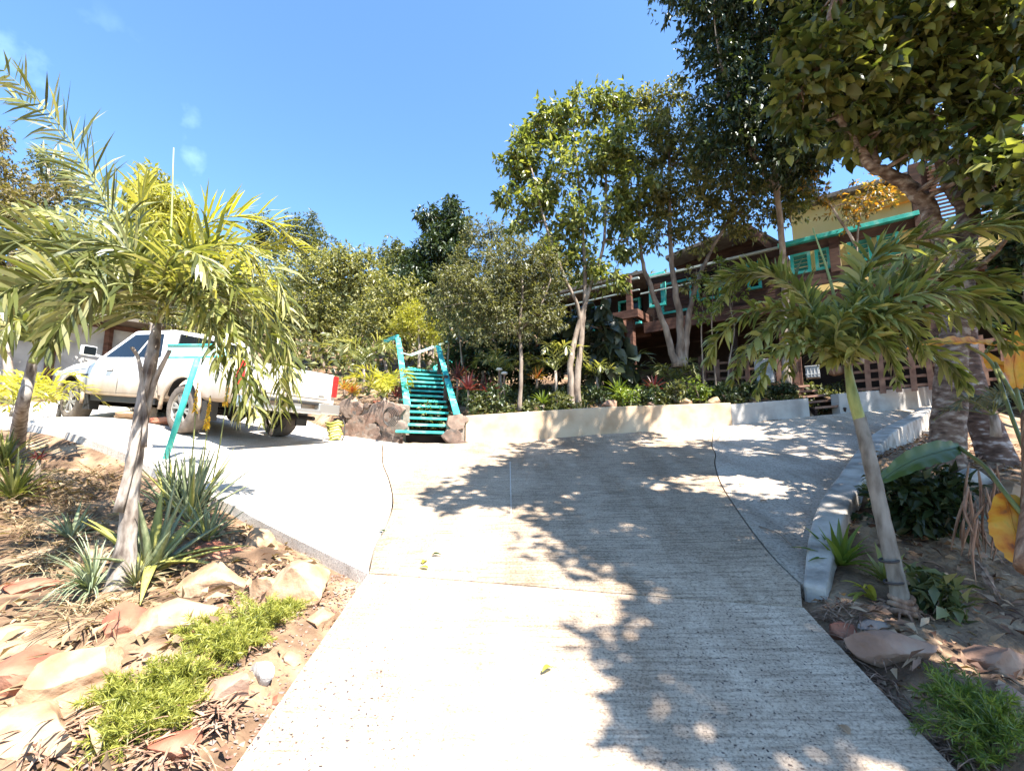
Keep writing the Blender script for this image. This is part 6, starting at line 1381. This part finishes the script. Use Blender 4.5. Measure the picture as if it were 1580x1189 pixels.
for path in ([P(1480,690,3.6), P(1520,720,3.3), P(1552,762,2.9), P(1600,820,2.7)], [P(1490,532,4.2), P(1530,560,4.1), P(1560,640,3.6), P(1590,720,3.2)], [P(1568,600,3.6), P(1590,680,3.2)], [P(1535,560,4.1), P(1580,640,3.5)]):
    mb.tube(bez(path, 6), .014, 7)
rel(mb.build("leaf_stalks", M['rachis'], None, True), bn)
mb = MB()
for k in range(26):
    a = P(1495 + rng.uniform(-10, 45), 760 + rng.uniform(-50, 40), 3.4 + rng.uniform(-.25, .3)); b_ = a + Vector((rng.uniform(-.12, .12), rng.uniform(-.12, .12), -rng.uniform(.25, .5))); b_.z = max(b_.z, GZ(b_.x, b_.y) + .02)
    mb.tube(bez([a, a.lerp(b_, .5) + Vector((rng.uniform(-.06, .06), 0, 0)), b_], 4), [.012, .025, .03, .034, .03, .028, .022, .015, .006], 6, flat=.3)
rel(mb.build("dry_husks", M['husk'], None, True), bn)
mb = MB(); mb.tube(bez([P(1600,880,2.6), P(1610,760,2.8), P(1605,640,3.1)], 6), .09, 12); rel(mb.build("stem", M['husk'], None, True), bn)
for k, (q0, q1, w_, wh) in enumerate((((1500,870), (1545,930), .07, "lower right, beyond the leafy shrub"), ((1400,715), (1420,762), .06, "by the foot of the thick trunk"), ((1455,730), (1475,800), .08, "folded, right of the dark shrub"))):
    a = G(*q0) + Vector((0, 0, .06)); b_ = G(*q1) + Vector((0, 0, .03)); mb = bleaf([a, a.lerp(b_, .5) + Vector((0, 0, .03)), b_], w_, 14, (1, .4, .2)); o = mb.build("dry_leaf", M['husk'], None, True); tag(o, "large dry brown leaf lying on the right bed, %s" % wh, "dry leaf", "dry fallen banana leaves")
tree("side_bush", "dark mass of foliage at the right edge between the broad-leaved crown and the palm fronds", "bush", [([P(1600,700,4.6), P(1590,520,4.6), P(1585,400,4.6)], .05, .03)],
     bl([(1575,300,30),(1590,350,36),(1570,390,30),(1600,430,40),(1580,470,26),(1600,280,40)], 4.7), 2600, .13, .06, M['lf_dark'], M['bark'], sub=9, sig=.3)
# green leaves and a twig lying on the drive
for k, (px, py, mt, wh) in enumerate([(667,858,'lf_dark',"dark one near the joint"),(652,871,'lf_yellow',"yellowish one near the joint"),(593,822,'lf_dark',"on the curved joint"),(851,1033,'lf_yellow',"in the sunny middle of the lower slab"),(1141,749,'litter',"brown one on the side apron, upper"),(1174,775,'litter',"brown one on the side apron, lower"),(1310,1137,'litter',"dark one in shade near the bottom right"),(660,879,'lf_yellow',"small one just above the straight joint")]):
    c = march(px, py, ZC); mb = MB(); a0 = k * 1.3
    blade(mb, c + Vector((0, 0, .012)), (math.cos(a0), math.sin(a0), .35), .075, .04, .9, .0, 5, fold=.3, flatbase=.3); tag(mb.build("fallen_leaf", M[mt]), "fallen leaf on the drive, %s" % wh, "leaf", "fallen leaves on the drive")
mb = MB(); a = march(1186, 820, ZC); b_ = march(1226, 848, ZC); a.z += .02; b_.z += .015; mb.tube(bez([a + Vector((-.02, .12, .01)), a, a.lerp(b_, .5) + Vector((0, 0, .03)), b_], 4), .006, 6); mb.tube([a, a + Vector((-.05, .05, .01))], .004, 5)
tag(mb.build("twig", M['twig'], None, True), "thin forked twig lying on the side apron near the kerb", "twig")
